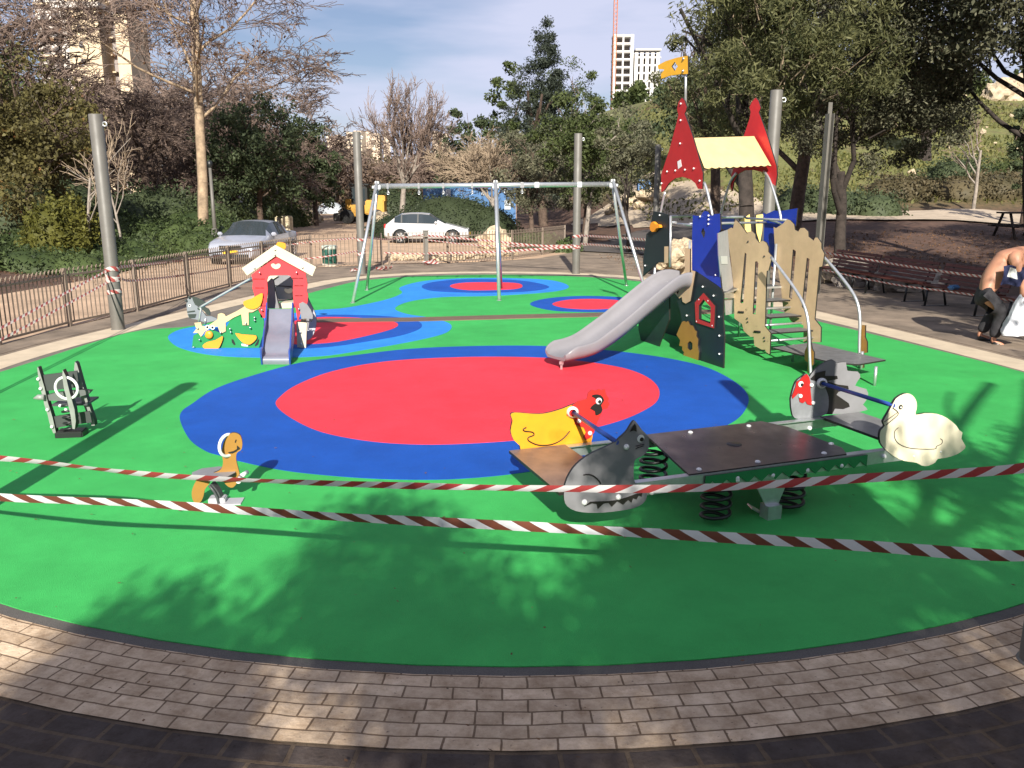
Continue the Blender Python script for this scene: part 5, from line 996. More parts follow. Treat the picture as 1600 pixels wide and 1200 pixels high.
pole(1.92, 25.09, 4.05, .115, 'grey post behind the right end of the swing frame, with tape tied to it')
c = PY(1203, 300, 15.2); pole(c.x, 15.2, 4.12, .105, 'grey post standing behind the play tower and its right red gable')
c = PY(1287, 300, 20); pole(c.x, 20, 4.15, .09, 'open steel section post to the right of the play tower', True)
c = PY(1026, 300, 30); pole(c.x, 30, 4.0, .10, 'thin dark grey post far behind the black play wall')
pole(2.77, 3.9, 3.65, .112, 'grey post cut by the right edge at the front of the playground')
pole(-4.12, 4.95, 3.0, .112, 'post left of the view at the front of the playground')
# fences of vertical bars
def fence(line, label, h=1.0, bay=2.0, sp=.115, thin=.012):
    P = [Vector((x, y, 0)) for x, y in line]; t = thing('metal_fence', P[0], label, 'fence'); acc = 0
    for a, c in zip(P[:-1], P[1:]):
        Ls = (c - a).length; n = max(1, round(Ls / bay)); d = (c - a).normalized()
        for i in range(n):
            s = a + d * (Ls * i / n); e = a + d * (Ls * (i + 1) / n); b = MB(); w = (e - s).length; ang = math.atan2(d.y, d.x)
            for z in (.08, h - .07): b.box((s + e) / 2 + Vector((0, 0, z)), (w - .06, .03, .035), ang)
            k = int(w / sp)
            for j in range(1, k):
                q = s + d * (w * j / k); b.box(q + Vector((0, 0, (h + .1) / 2)), (.016, .016, h - .02), ang)
                b.box(q + Vector((0, 0, h + .03)) + Vector((-d.y, d.x, 0)) * -.012, (.016, .016, .07), ang, mat=Matrix.Rotation(ang, 3, 'Z') @ Matrix.Rotation(.35, 3, 'X'))
            b.build('bar_panel', S_fence, t)
            b = MB(); b.box(s + Vector((0, 0, (h + .06) / 2)), (.06, .06, h + .06), ang); b.build('fence_post', S_fence, t)
    b = MB(); b.box(P[-1] + Vector((0, 0, (h + .06) / 2)), (.06, .06, h + .06)); b.build('fence_post', S_fence, t)
    return t
fence([(-8.3, 9.1), (-8.21, 13.13), (-8.09, 15.09), (-7.70, 17.0), (-7.53, 19.35), (-7.32, 21.63), (-6.75, 25.6)], 'long brown metal railing curving along the left side of the playground')
fence([(-6.75, 25.6), (-6.45, 27.0), (-4.4, 28.3)], 'short metal railing behind the green bin', sp=.135)
fence([(-4.15, 28.35), (-2.2, 28.75), (0, 30.6), (1.2, 32.8), (2.2, 35.2)], 'metal railing across the far end in front of the white hatchback', sp=.125)
b = MB(); p = G(666, 412); b.box(p + Vector((0, 0, .55)), (.16, .12, 1.1)); b.box(p + Vector((0, 0, 1.11)), (.2, .16, .03)); tag(b.build('gate_post', S_pole), 'stout dark grey gate post in the far railing', 'post')
# barrier tape
def tape_mat(name, c1, c2, k=3.6, s=.9):
    m = mat(name, c1, .35, spec=.5); t = m.node_tree; K = t.links.new; bs = t.nodes['Principled BSDF']
    uv = t.nodes.new('ShaderNodeUVMap'); sx = t.nodes.new('ShaderNodeSeparateXYZ'); K(uv.outputs[0], sx.inputs[0])
    m1 = t.nodes.new('ShaderNodeMath'); m1.operation = 'MULTIPLY'; m1.inputs[1].default_value = k; K(sx.outputs[0], m1.inputs[0])
    m2 = t.nodes.new('ShaderNodeMath'); m2.operation = 'MULTIPLY_ADD'; m2.inputs[1].default_value = s; K(sx.outputs[1], m2.inputs[0]); K(m1.outputs[0], m2.inputs[2])
    f = t.nodes.new('ShaderNodeMath'); f.operation = 'FRACT'; K(m2.outputs[0], f.inputs[0]); g = t.nodes.new('ShaderNodeMath'); g.operation = 'GREATER_THAN'; g.inputs[1].default_value = .5; K(f.outputs[0], g.inputs[0])
    x = t.nodes.new('ShaderNodeMixRGB'); x.inputs[1].default_value = (*c1, 1); x.inputs[2].default_value = (*c2, 1); K(g.outputs[0], x.inputs[0]); K(x.outputs[0], bs.inputs['Base Color'])
    tr = t.nodes.new('ShaderNodeBsdfTranslucent'); K(x.outputs[0], tr.inputs[0]); mx = t.nodes.new('ShaderNodeMixShader'); mx.inputs[0].default_value = .3
    K(bs.outputs[0], mx.inputs[1]); K(tr.outputs[0], mx.inputs[2]); K(mx.outputs[0], t.nodes['Material Output'].inputs[0]); return m
T_red = tape_mat('red_white_tape', (.70, .69, .68), (.40, .055, .055), 5.6, -.55); T_red_shade = tape_mat('brown_white_tape', (.70, .72, .74), (.17, .058, .035), 5.1, .55); T_far = tape_mat('far_tape', (.66, .60, .56), (.38, .08, .07), 5.5, .5)  # lower tape's red is coloured brown, as it looks in shade
def ribbon(pts, w, tw, m, name='barrier_tape', label=None, parent=None, n=10, group=None):
    P = [Vector(p) for p in smooth_loop([tuple(p) for p in pts], n, False)]; N = len(P); b = MB(); b.uv = []; acc = 0; k = 3
    for i, p in enumerate(P):
        if i: acc += (p - P[i - 1]).length
        t = (P[min(i + 1, N - 1)] - P[max(i - 1, 0)]).normalized(); a = tw(i / (N - 1)) if callable(tw) else tw
        up = Vector((0, 0, 1)); up = (up - t * up.dot(t)).normalized(); sd = t.cross(up); d = up * math.cos(a) + sd * math.sin(a); ww = w(i / (N - 1)) if callable(w) else w
        nn = t.cross(d)
        for j in range(k + 1):
            s = j / k - .5; b.v.append(p + d * s * ww + nn * (.004 * math.cos(s * math.pi))); b.uv.append((acc, s + .5))
    for i in range(N - 1):
        for j in range(k): b.f.append((i * (k + 1) + j, i * (k + 1) + j + 1, (i + 1) * (k + 1) + j + 1, (i + 1) * (k + 1) + j)); b.m.append(0); b.s.append(True)
    o = b.build(name, m, parent, recalc=False)
    if label: tag(o, label, 'tape', group)
    return o
up_ = [(-4.02, 4.95, .80), tuple(PY(0, 716, 4.82)), tuple(PY(230, 741, 4.6)), tuple(PY(480, 754, 4.35)), tuple(PY(830, 763, 4.12)), tuple(PY(1100, 762, 4.02)), tuple(PY(1350, 747, 3.96)), tuple(PY(1600, 731, 3.92)), (2.63, 3.9, 1.17)]
ribbon(up_, lambda t: .036 + .030 * t + .010 * math.sin(t * 5 + 1), lambda t: .35 + .3 * math.sin(t * 6) + .12 * math.sin(t * 41) + .06 * math.sin(t * 97), T_red, label='upper red and white striped tape stretched across the foreground')
lo_ = [(-4.02, 4.95, .60), tuple(PY(0, 777, 4.6)), tuple(PY(230, 787, 4.48)), tuple(PY(500, 806, 4.32)), tuple(PY(830, 823, 4.15)), tuple(PY(1100, 838, 4.05)), tuple(PY(1350, 853, 3.98)), tuple(PY(1600, 868, 3.92)), (2.63, 3.9, .73)]
ribbon(lo_, lambda t: .048 + .022 * t, lambda t: .25 - .2 * t + .1 * math.sin(t * 37) + .05 * math.sin(t * 83), T_red_shade, label='lower white tape with brownish stripes stretched across the foreground')
G_T = 'tapes in the background'
def tp(pts, w, label, m=None, tw=.1): ribbon([tuple(PY(*p)) if len(p) == 3 else p for p in pts], w * .72, tw, m or T_far, label=label)
tp([(170, 421, 14.7), (85, 467, 12.2), (0, 513, 10.4), (-120, 575, 8.6)], .05, 'upper thin tape sloping from the taped left post to the lower left', tw=1.0)
tp([(170, 440, 14.7), (85, 486, 12.2), (0, 531, 10.4), (-120, 590, 8.6)], .05, 'lower thin tape sloping from the taped left post to the lower left', tw=1.0)
tp([(186, 417, 14.8), (240, 412, 17.3), (300, 405, 20.5), (400, 391, 25.2), (470, 380, 27.0), (556, 372, 25.0)], .06, 'upper tape from the taped left post along the left railing')
tp([(190, 436, 14.8), (215, 438, 16), (300, 428, 20), (400, 412, 24.5), (500, 402, 26.5), (560, 392, 25.0)], .06, 'lower tape from the taped left post along the left railing')
tp([(566, 370, 25), (600, 374, 27), (626, 372, 28.2), (664, 366, 28.9)], .07, 'short upper tape from the far left post to the gate post')
tp([(600, 395, 28), (630, 396, 28.2), (664, 397, 28.6)], .06, 'short lower tape beside the gate post')
tp([(668, 368, 28.6), (760, 376, 27), (830, 383, 26), (896, 386, 25.1)], .085, 'upper far tape between the gate post and the right swing post')
tp([(668, 396, 28.6), (760, 394, 27), (830, 390, 26), (896, 386, 25.1)], .095, 'lower far tape between the gate post and the right swing post')
tp([(668, 375, 28.6), (760, 384, 27), (896, 383, 25.2)], .05, 'thin middle far tape between the gate post and the right swing post')
tp([(906, 368, 25.1), (960, 371, 23), (1012, 375, 21)], .085, 'upper tape from the right swing post towards the play tower')
tp([(906, 381, 25.1), (960, 385, 23), (1012, 390, 21)], .085, 'lower tape from the right swing post towards the play tower')
tp([(1282, 394, 20), (1357, 406, 18.4), (1425, 417, 16.8), (1525, 431, 14.6), (1600, 437, 13.2), (1720, 440, 11.5)], .06, 'upper tape in front of the red brown benches')
tp([(1282, 421, 20), (1395, 444, 17.2), (1500, 458, 14.9), (1600, 472, 13.0), (1720, 482, 11.5)], .045, 'lower tape in front of the red brown benches')
def wrap(x, y, z0, turns, r, hh, label, seed=1):
    rnd = random.Random(seed); pts = []
    for i in range(int(turns * 12) + 1):
        a = i / 12 * 2 * math.pi; pts.append((x + r * math.cos(a), y + r * math.sin(a), z0 + hh * math.sin(i * .31 + seed) + .02 * rnd.random()))
    ribbon(pts, .075, .0, T_far, n=2, label=label)
wrap(-7.04, 14.72, .98, 3, .122, .10, 'tape wrapped round the thick left post, upper knot'); wrap(-7.04, 14.72, .66, 1.2, .122, .03, 'tape wrapped round the thick left post, lower knot', 4)
wrap(-4.5, 25.09, 1.05, 1.5, .125, .05, 'upper tape wrapped round the far left post', 2); wrap(-4.5, 25.09, .62, 1.5, .125, .05, 'lower tape wrapped round the far left post', 3)
wrap(1.92, 25.09, 1.06, 1.2, .125, .05, 'upper tape wrapped round the right swing post', 5); wrap(1.92, 25.09, .78, 2, .125, .05, 'lower tape wrapped round the right swing post', 6)
rnd = random.Random(4)
for g, lab in ((G(562, 425), 'crumpled tape lying on the pavement by the far left post'), (G(600, 423), 'small piece of loose tape on the far pavement'), (G(672, 414), 'crumpled tape at the foot of the gate post')):
    ribbon([tuple(g + Vector((rnd.uniform(-.3, .3), rnd.uniform(-.3, .3), rnd.uniform(.04, .16)))) for _ in range(9)], .075, lambda t: 4 * t, T_far, n=4, label=lab)
# ---- bin ----
p = G(516, 415); t = thing('litter_bin', p, 'green litter bin with pale rim beside the far railing', 'bin')
b = MB(); b.lathe(p, [(.22, .05), (.245, .10), (.25, .56), (.24, .58)], 24); b.build('body', mat('bin_green', (.012, .085, .06), .45, noise=.2), t)
b = MB(); b.lathe(p, [(.255, .55), (.265, .57), (.265, .65), (.23, .67), (.2, .64), (0, .62)], 24); b.build('rim', mat('bin_rim', (.45, .5, .42), .5), t); b = MB(); b.lathe(p, [(.0, .07), (.25, .07), (.27, .05), (.27, 0)], 24); b.build('base', mat('bin_base', (.6, .55, .45), .7), t)
# ---- benches ----
def bench(x, y, ang, L=2.05):
    t = thing('bench', (0, 0, 0), None, 'bench', 'red brown benches along the right side')
    for i in range(5):
        b = MB(); b.box((0, -.18 + i * .095, .44 + .006 * (i == 0)), (L, .075, .03), 0, bev=.006); b.build('seat_slat', W_slat, t)
    for i in range(5):
        b = MB(); b.box((0, .27 + i * .03, .52 + i * .085), (L, .028, .066), 0, mat=Matrix.Rotation(-.3, 3, 'X')); b.build('back_slat', W_slat, t)
    for s in (-1, 1):
        xx = s * (L / 2 - .25); b = MB(); b.tube([(xx, -.22, .41), (xx, .2, .41), (xx, .3, .5), (xx, .42, .9)], .022, 8); b.tube([(xx, -.16, .41), (xx, -.2, .0)], .024, 8); b.tube([(xx, .2, .41), (xx, .30, .0)], .024, 8); b.box((xx, .05, .01), (.06, .62, .02)); b.build('frame', P_black, t)
    t.location = (x, y, zt(x, y)); t.rotation_euler.z = ang; return t
bp = [(8.55, 21.6), (8.85, 19.35), (9.2, 17.1), (9.7, 14.9)]
bl_ = ['red brown slatted bench nearest the play tower, farthest along the row', 'second red brown slatted bench, between the farthest one and the taped bags', 'third red brown slatted bench, just behind the bending man', 'red brown slatted bench hidden at the right edge behind the man']
b0 = bench(*bp[0], 0)
bs_ = [b0] + [copy_tree(b0) for _ in range(3)]
for o, (x, y), l in zip(bs_, bp, bl_): o.location = (x, y, zt(x, y)); o.rotation_euler.z = R_(-81 if True else 0) ; o['label'] = l
# ---- things on the benches and beyond ----
ROCK = mat('pale_limestone', (.50, .40, .27), .95, noise=.4, nscale=2.5, bump=.9, bscale=6); ROCK2 = mat('grey_limestone', (.30, .26, .22), .95, noise=.45, nscale=3, bump=.9, bscale=7)
def rock_mesh(seed, m):
    import bmesh
    from mathutils import noise
    bm = bmesh.new(); bmesh.ops.create_icosphere(bm, subdivisions=3, radius=1)
    for v in bm.verts:
        n = noise.noise(v.co * 1.1 + Vector((seed * 7.1, 0, 0))) * .55 + noise.noise(v.co * 2.7 + Vector((seed, 3, 0))) * .28; c = noise.cell(v.co * 2.2 + Vector((seed, 0, 0))) * .07
        v.co *= (1 + n + c)
    me = bpy.data.meshes.new('rock'); bm.to_mesh(me); bm.free(); me.materials.append(m)
    return me
RM = [rock_mesh(i, ROCK) for i in range(4)] + [rock_mesh(i + 9, ROCK2) for i in range(3)]
def rock(x, y, s, k, label, group, name='rock', sz=(1, 1, .8), rz=0, z=None):
    o = bpy.data.objects.new(name, RM[k]); COL.objects.link(o); zz = zt(x, y) if z is None else z
    o.location = (x, y, zz + s * sz[2] * .45); o.scale = (s * sz[0], s * sz[1], s * sz[2]); o.rotation_euler.z = rz; return tag(o, label, 'rock', group)
c = at(779, 36.6); rock(c[0], c[1], .80, 0, 'largest pale boulder behind the railing, right of the white hatchback', None, 'boulder', (1.0, .8, .85), .4, -.05)
rnd = random.Random(12)
for i in range(26):
    px = 606 + i * 8.0 + rnd.uniform(-2, 2); d = 30.2 + max(0, px - 700) * .022 + rnd.uniform(-.15, .5)
    c = at(px, d); rock(c[0], d, rnd.uniform(.13, .24), rnd.randrange(4), 'pale stone in the low rubble edging right behind the far railing', 'stones edging the parking area', rz=rnd.random() * 6)
for i in range(30):
    px = rnd.uniform(1288, 1352); d = rnd.uniform(22.5, 26); c = at(px, d); rock(c[0], d, rnd.uniform(.16, .36), 4 + rnd.randrange(3) if i % 3 else rnd.randrange(4), 'rough stone in the heap behind the benches, right of the play tower', 'stone heap behind the benches', rz=rnd.random() * 6)
for i in range(26):
    px = rnd.uniform(1040, 1085); d = rnd.uniform(24, 28); c = at(px, d); rock(c[0], d, rnd.uniform(.2, .42), rnd.randrange(4), 'pale stone in the pile seen through the gap of the play tower', 'stone pile behind the play tower', rz=rnd.random() * 6, z=rnd.uniform(0, .7))
for i in range(14):
    px = rnd.uniform(535, 600); d = rnd.uniform(88, 92); c = at(px, d); rock(c[0], d, rnd.uniform(.4, .8), rnd.randrange(4), 'pale rock along the far bend of the road', 'rocks at the far bend of the road', rz=rnd.random() * 6)
for px, d, s in ((468, 66, .9), (476, 64, .8), (486, 68, .9), (593, 60, .9), (601, 58, .8), (422, 47, .35), (445, 46, .4)):
    c = at(px, d); rock(c[0], d, s, rnd.randrange(4), {468: 'pale rock at the left kerb of the far road', 476: 'pale squarish rock below the twin trunked tree', 486: 'pale rock just right of the twin trunked tree foot', 593: 'pale rock between the loader and the domed hedge', 601: 'smaller pale rock touching the left of the domed hedge', 422: 'small rock left of the white block by the road', 445: 'small rock at the foot of the white block by the road'}[px], None, rz=rnd.random() * 6)
for i in range(46):
    px = rnd.uniform(1370, 1600); d = rnd.uniform(50, 80); c = at(px, d); rock(c[0], d, rnd.uniform(.08, .22), rnd.randrange(4), 'small pale stone lying on the grassy slope', 'stones scattered on the grassy slope', rz=rnd.random() * 6)
for i in range(12):
    px = rnd.uniform(1540, 1640); d = rnd.uniform(78, 84); c = at(px, d); rock(c[0], d, rnd.uniform(.8, 1.8), rnd.randrange(4), 'pale rock in the rocky ledge at the top of the slope', 'rocky ledge at the top of the slope', rz=rnd.random() * 6)
for i in range(14):
    px = rnd.uniform(960, 1035); d = rnd.uniform(54, 60); c = at(px, d); rock(c[0], d, rnd.uniform(.35, .7), rnd.randrange(4), 'pale rock in the line beyond the trees left of the play tower', 'rocks beyond the trees', rz=rnd.random() * 6)
for px, d, s, k in ((1348, 22.5, .42, 4), (1445, 21, .55, 5), (1425, 20.5, .4, 6), (1395, 21.5, .35, 4), (1340, 21.6, .3, 5)):
    c = at(px, d); rock(c[0], d, s, k, {1348: 'long grey boulder right of the steel section post', 1445: 'dark grey boulder behind the benches near the man', 1425: 'grey rock beside the dark boulder behind the benches', 1395: 'low grey rock behind the middle of the benches', 1340: 'small grey rock at the right end of the stone heap'}[px], None, sz=(1.3, .8, .7))
# ---- blue hoarding ----
x0 = PY(661, 300, 56).x; x1 = PY(806, 300, 56).x
t = thing('blue_hoarding', ((x0 + x1) / 2, 56, 0), 'tall blue site hoarding with pale patches behind the domed hedge', 'hoarding')
m_h = mat('hoarding_blue', (.085, .19, .38), .5, noise=.2, nscale=.8)
n = 5
for i in range(n):
    b = MB(); xs = [x0 + (x1 - x0) * (i + k / 12) / n for k in range(13)]; h = 2.9 - .0 * i; pr = [(x, 56 + (.035 if k % 2 else 0)) for k, x in enumerate(xs)]
    vs = [(x, y, .2 if s == 0 else h) for x, y in pr for s in (0, 1)]; b.add(vs, [(2 * k, 2 * k + 1, 2 * k + 3, 2 * k + 2) for k in range(12)]); b.build('hoarding_panel', m_h, t)
for i in range(n + 1):
    b = MB(); b.box((x0 + (x1 - x0) * i / n, 56.08, 1.5), (.09, .09, 3.0)); b.build('post', mat('hoarding_post', (.30, .2, .15), .7) if i == 0 else MATS['hoarding_post'], t)
b = MB()
for px, py, w, h in ((700, 302, .35, .5), (754, 299, .18, .5), (793, 320, .4, .6), (790, 297, .2, .4)):
    c = PY(px, py, 55.93); b.box(c, (w, .01, h))
b.build('pale_patch', mat('pale_patch', (.45, .5, .55), .6), t)
# ---- cars ----
def car(name, loc, rz, paint, L, Wd, Hh, hatch, label, plate=True):
    t = thing(name, (0, 0, 0), label, 'car'); hw = Wd / 2
    if hatch: st = [(0, .55, .50, 0), (.08, .66, .62, 0), (.35, .74, .72, 0), (.75, .84, .80, 0), (1.12, .93, .87, 0), (1.5, 1.15, .90, 1), (1.88, Hh - .04, .92, 1), (2.3, Hh, .93, 1), (2.8, Hh, .94, 1), (3.25, Hh - .04, .95, 1), (3.55, 1.24, .97, 1), (3.82, .99, .95, 0), (3.95, .90, .86, 0), (L, .72, .70, 0)]
    else: st = [(0, .55, .50, 0), (.06, .68, .62, 0), (.35, .78, .74, 0), (.8, .87, .83, 0), (1.2, .94, .88, 0), (1.6, 1.17, .91, 1), (2.0, Hh - .03, .92, 1), (2.45, Hh, .93, 1), (2.9, Hh - .02, .94, 1), (3.3, Hh - .14, .95, 1), (3.72, 1.06, .97, 1), (3.9, 1.0, .96, 0), (4.3, .97, .93, 0), (L - .04, .88, .85, 0), (L, .7, .68, 0)]
    vs = []; NP = 8
    for i, (x, zt2, bl2, g) in enumerate(st):
        e = 1 - .16 * max(0, 1 - x / .45) ** 1.5 - .12 * max(0, 1 - (L - x) / .4) ** 1.5; w = hw * e; zb = .20 + .07 * (x < .2 or x > L - .2)
        rw = w * .74 if g else w * .90
        for s in (1, -1):
            vs += [(x, 0, zb), (x, s * w * .9, zb), (x, s * w, zb + .13), (x, s * w * 1.0, .58 if bl2 > .6 else bl2 - .04), (x, s * w * .97, bl2), (x, s * rw, zt2 - (.05 if g else .012)), (x, s * rw * .6, zt2), (x, 0, zt2 + .012)]
    body = MB(); glass = []
    body.v = vs
    for i in range(len(st) - 1):
        g0, g1 = st[i][3], st[i + 1][3]
        for s in (0, 1):
            for k in range(NP - 1):
                a = i * 16 + s * 8 + k; c = (i + 1) * 16 + s * 8 + k; f = (a, a + 1, c + 1, c)
                isg = None
                if k == 4 and (g0 and g1): isg = 'side_window'
                if k in (5, 6) and (g0 + g1 >= 1):
                    if i in (4, 5): isg = 'windscreen'
                    if (hatch and i in (9, 10)) or (not hatch and i in (8, 9)): isg = 'rear_window'
                    if not hatch and i == 10: isg = None
                if isg: glass.append((isg, s, f))
                else: body.f.append(f); body.m.append(0); body.s.append(True)
    for i in (0, len(st) - 1):
        o = i * 16; body.f.append(tuple([o + k for k in range(8)] + [o + 8 + k for k in range(6, 0, -1)])); body.m.append(0); body.s.append(False)
    body.build('body', paint, t)
    for nm in ('windscreen', 'rear_window', 'side_window'):
        for s in ((0, 1) if nm == 'side_window' else (None,)):
            fs = [f for (a, b_, f) in glass if a == nm and (s is None or b_ == s)]
            if not fs: continue
            b = MB(); b.v = list(vs); b.f = fs; b.m = [0] * len(fs); b.s = [True] * len(fs)
            used = sorted({i for f in fs for i in f}); mp_ = {u: i for i, u in enumerate(used)}; b.v = [vs[u] for u in used]; b.f = [tuple(mp_[i] for i in f) for f in fs]
            b.build(nm, GLASS, t)
    for s in (-1, 1):                                            # pillars
        b = MB()
        for x in ((2.42, 3.2) if hatch else (2.5,)): b.box((x, s * hw * .865, (Hh + .9) / 2), (.07, .02, Hh - .98), mat=Matrix.Rotation(s * .42, 3, 'X'))
        b.build('door_pillar', GLASS if False else P_black, t)
        b = MB(); b.box((1.55, s * (hw + .07), .98), (.12, .17, .12), bev=.03); b.build('wing_mirror', paint, t)
        b = MB(); b.box((.10, s * hw * .62, .60), (.10, .36, .15), bev=.03); b.build('headlight', mat('headlight_glass', (.7, .72, .74), .15) if 'headlight_glass' not in MATS else MATS['headlight_glass'], t)
        b = MB(); b.box((L - .05, s * hw * .76, .80), (.10, .22, .22), bev=.03); b.build('tail_light', mat('tail_light_red', (.5, .02, .02), .25) if 'tail_light_red' not in MATS else MATS['tail_light_red'], t)
        b = MB(); b.box((L / 2, s * (hw * 1.002), .50), (L * .52, .02, .035)); b.build('side_moulding', paint if not hatch else mat('moulding_grey', (.25, .25, .25), .5), t)
        for x in (.78, L - .78):
            b = MB(); b.lathe((x, s * (hw - .0), .32), [(.37, -.02), (.37, .006), (0, .006)], 24, axis=Matrix.Rotation(R_(-90) * s, 3, 'X')); b.build('wheel_arch', P_black, t)
            b = MB(); b.lathe((x, s * (hw - .17), .305), [(0, 0), (.29, 0), (.305, .03), (.305, .16), (.28, .19), (.21, .19)], 24, axis=Matrix.Rotation(R_(-90) * s, 3, 'X')); wl = b.build('wheel', RUB, t)
            b = MB(); M = Matrix.Rotation(R_(-90) * s, 3, 'X'); b.lathe((x, s * (hw - .17), .305), [(.21, .185), (.20, .17), (.19, .165)], 20, axis=M)
            for k in range(7):
                a = k * 2 * math.pi / 7; b.box(Vector((x + .10 * math.cos(a), s * (hw + .005), .305 + .10 * math.sin(a))), (.19, .02, .05), mat=Matrix.Rotation(-a, 3, 'Y'))
            b.lathe((x, s * (hw - .17), .305), [(.205, .168), (0, .168)], 20, axis=M); b.build('rim', mat('alloy', (.55, .55, .56), .3, metal=.6) if 'alloy' not in MATS else MATS['alloy'], wl)
    b = MB(); b.box((-.012, 0, .60), (.04, Wd * .42, .13), bev=.01); b.build('grille', P_black, t)
    b = MB(); b.box((-.005, 0, .33), (.05, Wd * .7, .10), bev=.01); b.build('lower_intake', P_black, t)
    b = MB(); b.box((-.035, 0, .45), (.012, .50, .12)); b.build('number_plate', mat('plate_yellow', (.75, .48, .03), .4) if 'plate_yellow' not in MATS else MATS['plate_yellow'], t)
    t.location = loc; t.rotation_euler.z = rz; return t
GLASS = mat('car_glass', (.03, .04, .045), .06, spec=.9); GLASS2 = GLASS
paint_w = mat('white_car_paint', (.50, .50, .51), .22, coat=.6); paint_s = mat('silver_blue_paint', (.40, .42, .48), .3, metal=.3, coat=.6)
cw = at(735, 41.5); car('parked_car', (cw[0] - .05, 41.2, 0), R_(180), paint_w, 4.05, 1.70, 1.42, True, 'white hatchback parked sideways in front of the domed hedge')
car('parked_car', (-9.35, 27.9, 0), R_(86), paint_s, 4.6, 1.78, 1.42, False, 'silver blue saloon parked behind the left railing, its front facing the viewer')
# ---- wheel loader ----
YEL = mat('machine_yellow', (.55, .29, .04), .45, noise=.15); c = at(568, 66)
t = thing('wheel_loader', c, 'small yellow wheel loader with a dark cab standing on the far road', 'loader'); X, Yy = c[0], 66
b = MB(); b.box((X + .9, Yy, 1.25), (1.5, 1.5, 1.1), bev=.08); b.box((X + 1.25, Yy + .2, 1.9), (.9, 1.2, .5), bev=.06); b.build('engine_cover', YEL, t)
b = MB(); b.box((X - .75, Yy, 1.0), (1.0, 1.5, .9), bev=.06); b.box((X - 1.1, Yy - .4, 1.5), (.5, .3, .7), bev=.04); b.build('front_body', YEL, t)
b = MB(); b.box((X - .25, Yy, 2.1), (1.25, 1.35, 1.5), bev=.08); cb = b.build('cab', P_black, t); b = MB(); b.box((X - .25, Yy, 2.95), (1.5, 1.5, .12), bev=.03); b.build('roof', P_black, cb); b = MB(); b.box((X - .25, Yy - .69, 2.2), (.95, .02, .9)); b.build('window', GLASS, cb)
for dx in (-1.2, 1.1):
    for s in (-1, 1): b = MB(); b.lathe((X + dx, Yy + s * .65, .55), [(0, -.15), (.5, -.15), (.55, -.1), (.55, .1), (.5, .15), (0, .15)], 18, axis=Matrix.Rotation(R_(90), 3, 'X')); b.build('wheel', RUB, t)
b = MB(); b.box((X - 2.0, Yy, .5), (.5, 1.7, .6), bev=.05); b.build('bucket', S_pole, t)
# ---- lamp posts, canopy, block, piles ----
def lamp(px, d, top, label):
    c = Vector(at(px, d)); h = PY(px, top, d).z - c.z; t = thing('lamp_post', c, label, 'lamp post'); b = MB(); b.tube([c, c + Vector((0, 0, h))], [.09, .06], 10); b.build('pole', S_pole, t)
    b = MB(); b.box(c + Vector((0, 0, .5)), (.22, .22, 1.0), bev=.02); b.build('base_sleeve', S_pole, t); b = MB(); b.lathe(c + Vector((0, 0, h)), [(.07, 0), (.11, .1), (.1, .25), (0, .3)], 12); b.build('lantern', P_black, t)
lamp(433, 50, 283, 'short grey lamp post beside the pale block left of the road'); lamp(460, 62, 240, 'grey lamp post left of the twin trunked tree'); lamp(524, 100, 268, 'thin lamp post at the far bend of the road'); lamp(331, 34.5, 262, 'thin grey pole touching the right of the tall pale trunk')
c = at(441, 51.5); t = thing('stone_block', c, 'pale square stone block beside the lamp post at the road edge', 'block'); b = MB(); b.box((c[0], c[1], .5), (1.0, .8, .95), .2, bev=.05); b.build('block', mat('block_cream', (.72, .62, .42), .9, noise=.2), t); b = MB(); b.box((c[0] - .1, c[1] - .05, -.0), (1.3, 1.0, .25), .2, bev=.03); b.build('footing', ROCK, t)
c = Vector(at(288, 62)); t = thing('white_canopy', c, 'small white canopy on a post seen under the left trees', 'canopy'); zc_ = PY(288, 281, 62).z; b = MB(); b.slab([[(c.x - 1.1, 61.4, zc_ + .1), (c.x + 1.0, 61.2, zc_ + .25), (c.x + .8, 62.6, zc_ + .0), (c.x - .7, 62.6, zc_ - .15)]], (0, 0, -.08)); b.build('roof', S_white, t); b = MB(); b.tube([(c.x, 62, c.z), (c.x, 62, zc_)], .09, 8); b.build('post', S_galv, t)
c = Vector(at(377, 70)); t = thing('kiosk', c, 'small dark kiosk with a white sign under the dark tree', 'kiosk'); b = MB(); b.box(c + Vector((0, 0, 1.3)), (2.2, 2, 2.6), bev=.05); b.build('walls', mat('kiosk_teal', (.03, .07, .07), .7), t); b = MB(); b.box(c + Vector((0, -1.02, 1.9)), (.9, .04, .8)); b.build('sign_board', S_white, t)
c = Vector(at(515, 96)); t = thing('covered_pile', c, 'pale heap covered with sheeting at the end of the road', 'heap'); b = MB(); b.ball(c + Vector((0, 0, .2)), 1, 12, sc=(1.5, 1, 1.25)); b.ball(c + Vector((1.8, 0, .1)), 1, 10, sc=(1.0, .8, .8)); b.build('sheeting', mat('sheeting', (.42, .46, .5), .6, noise=.4, nscale=1.5, bump=1, bscale=2), t)
for px, d, lab in ((1006, 58, 'blue container far beyond the trees left of the play tower'),):
    c = Vector(at(px, d)); t = thing('blue_drum', c, 'small blue waste container beyond the trees left of the play tower', 'container'); b = MB(); b.box(c + Vector((0, 0, .55)), (.9, .8, 1.1), bev=.05); b.build('body', MATS['hoarding_blue'], t); b = MB(); b.box(c + Vector((0, 0, 1.13)), (.96, .86, .08), bev=.02); b.build('lid', P_black, t)
c = Vector(at(1600, 33)); t = thing('picnic_table', c, 'dark wooden picnic table cut by the right edge in front of the pale path', 'table')
b = MB()
for i in range(4): b.box(c + Vector((.2, -.3 + i * .2, .98)), (1.9, .18, .06))
b.build('table_top', BARK_D, t)
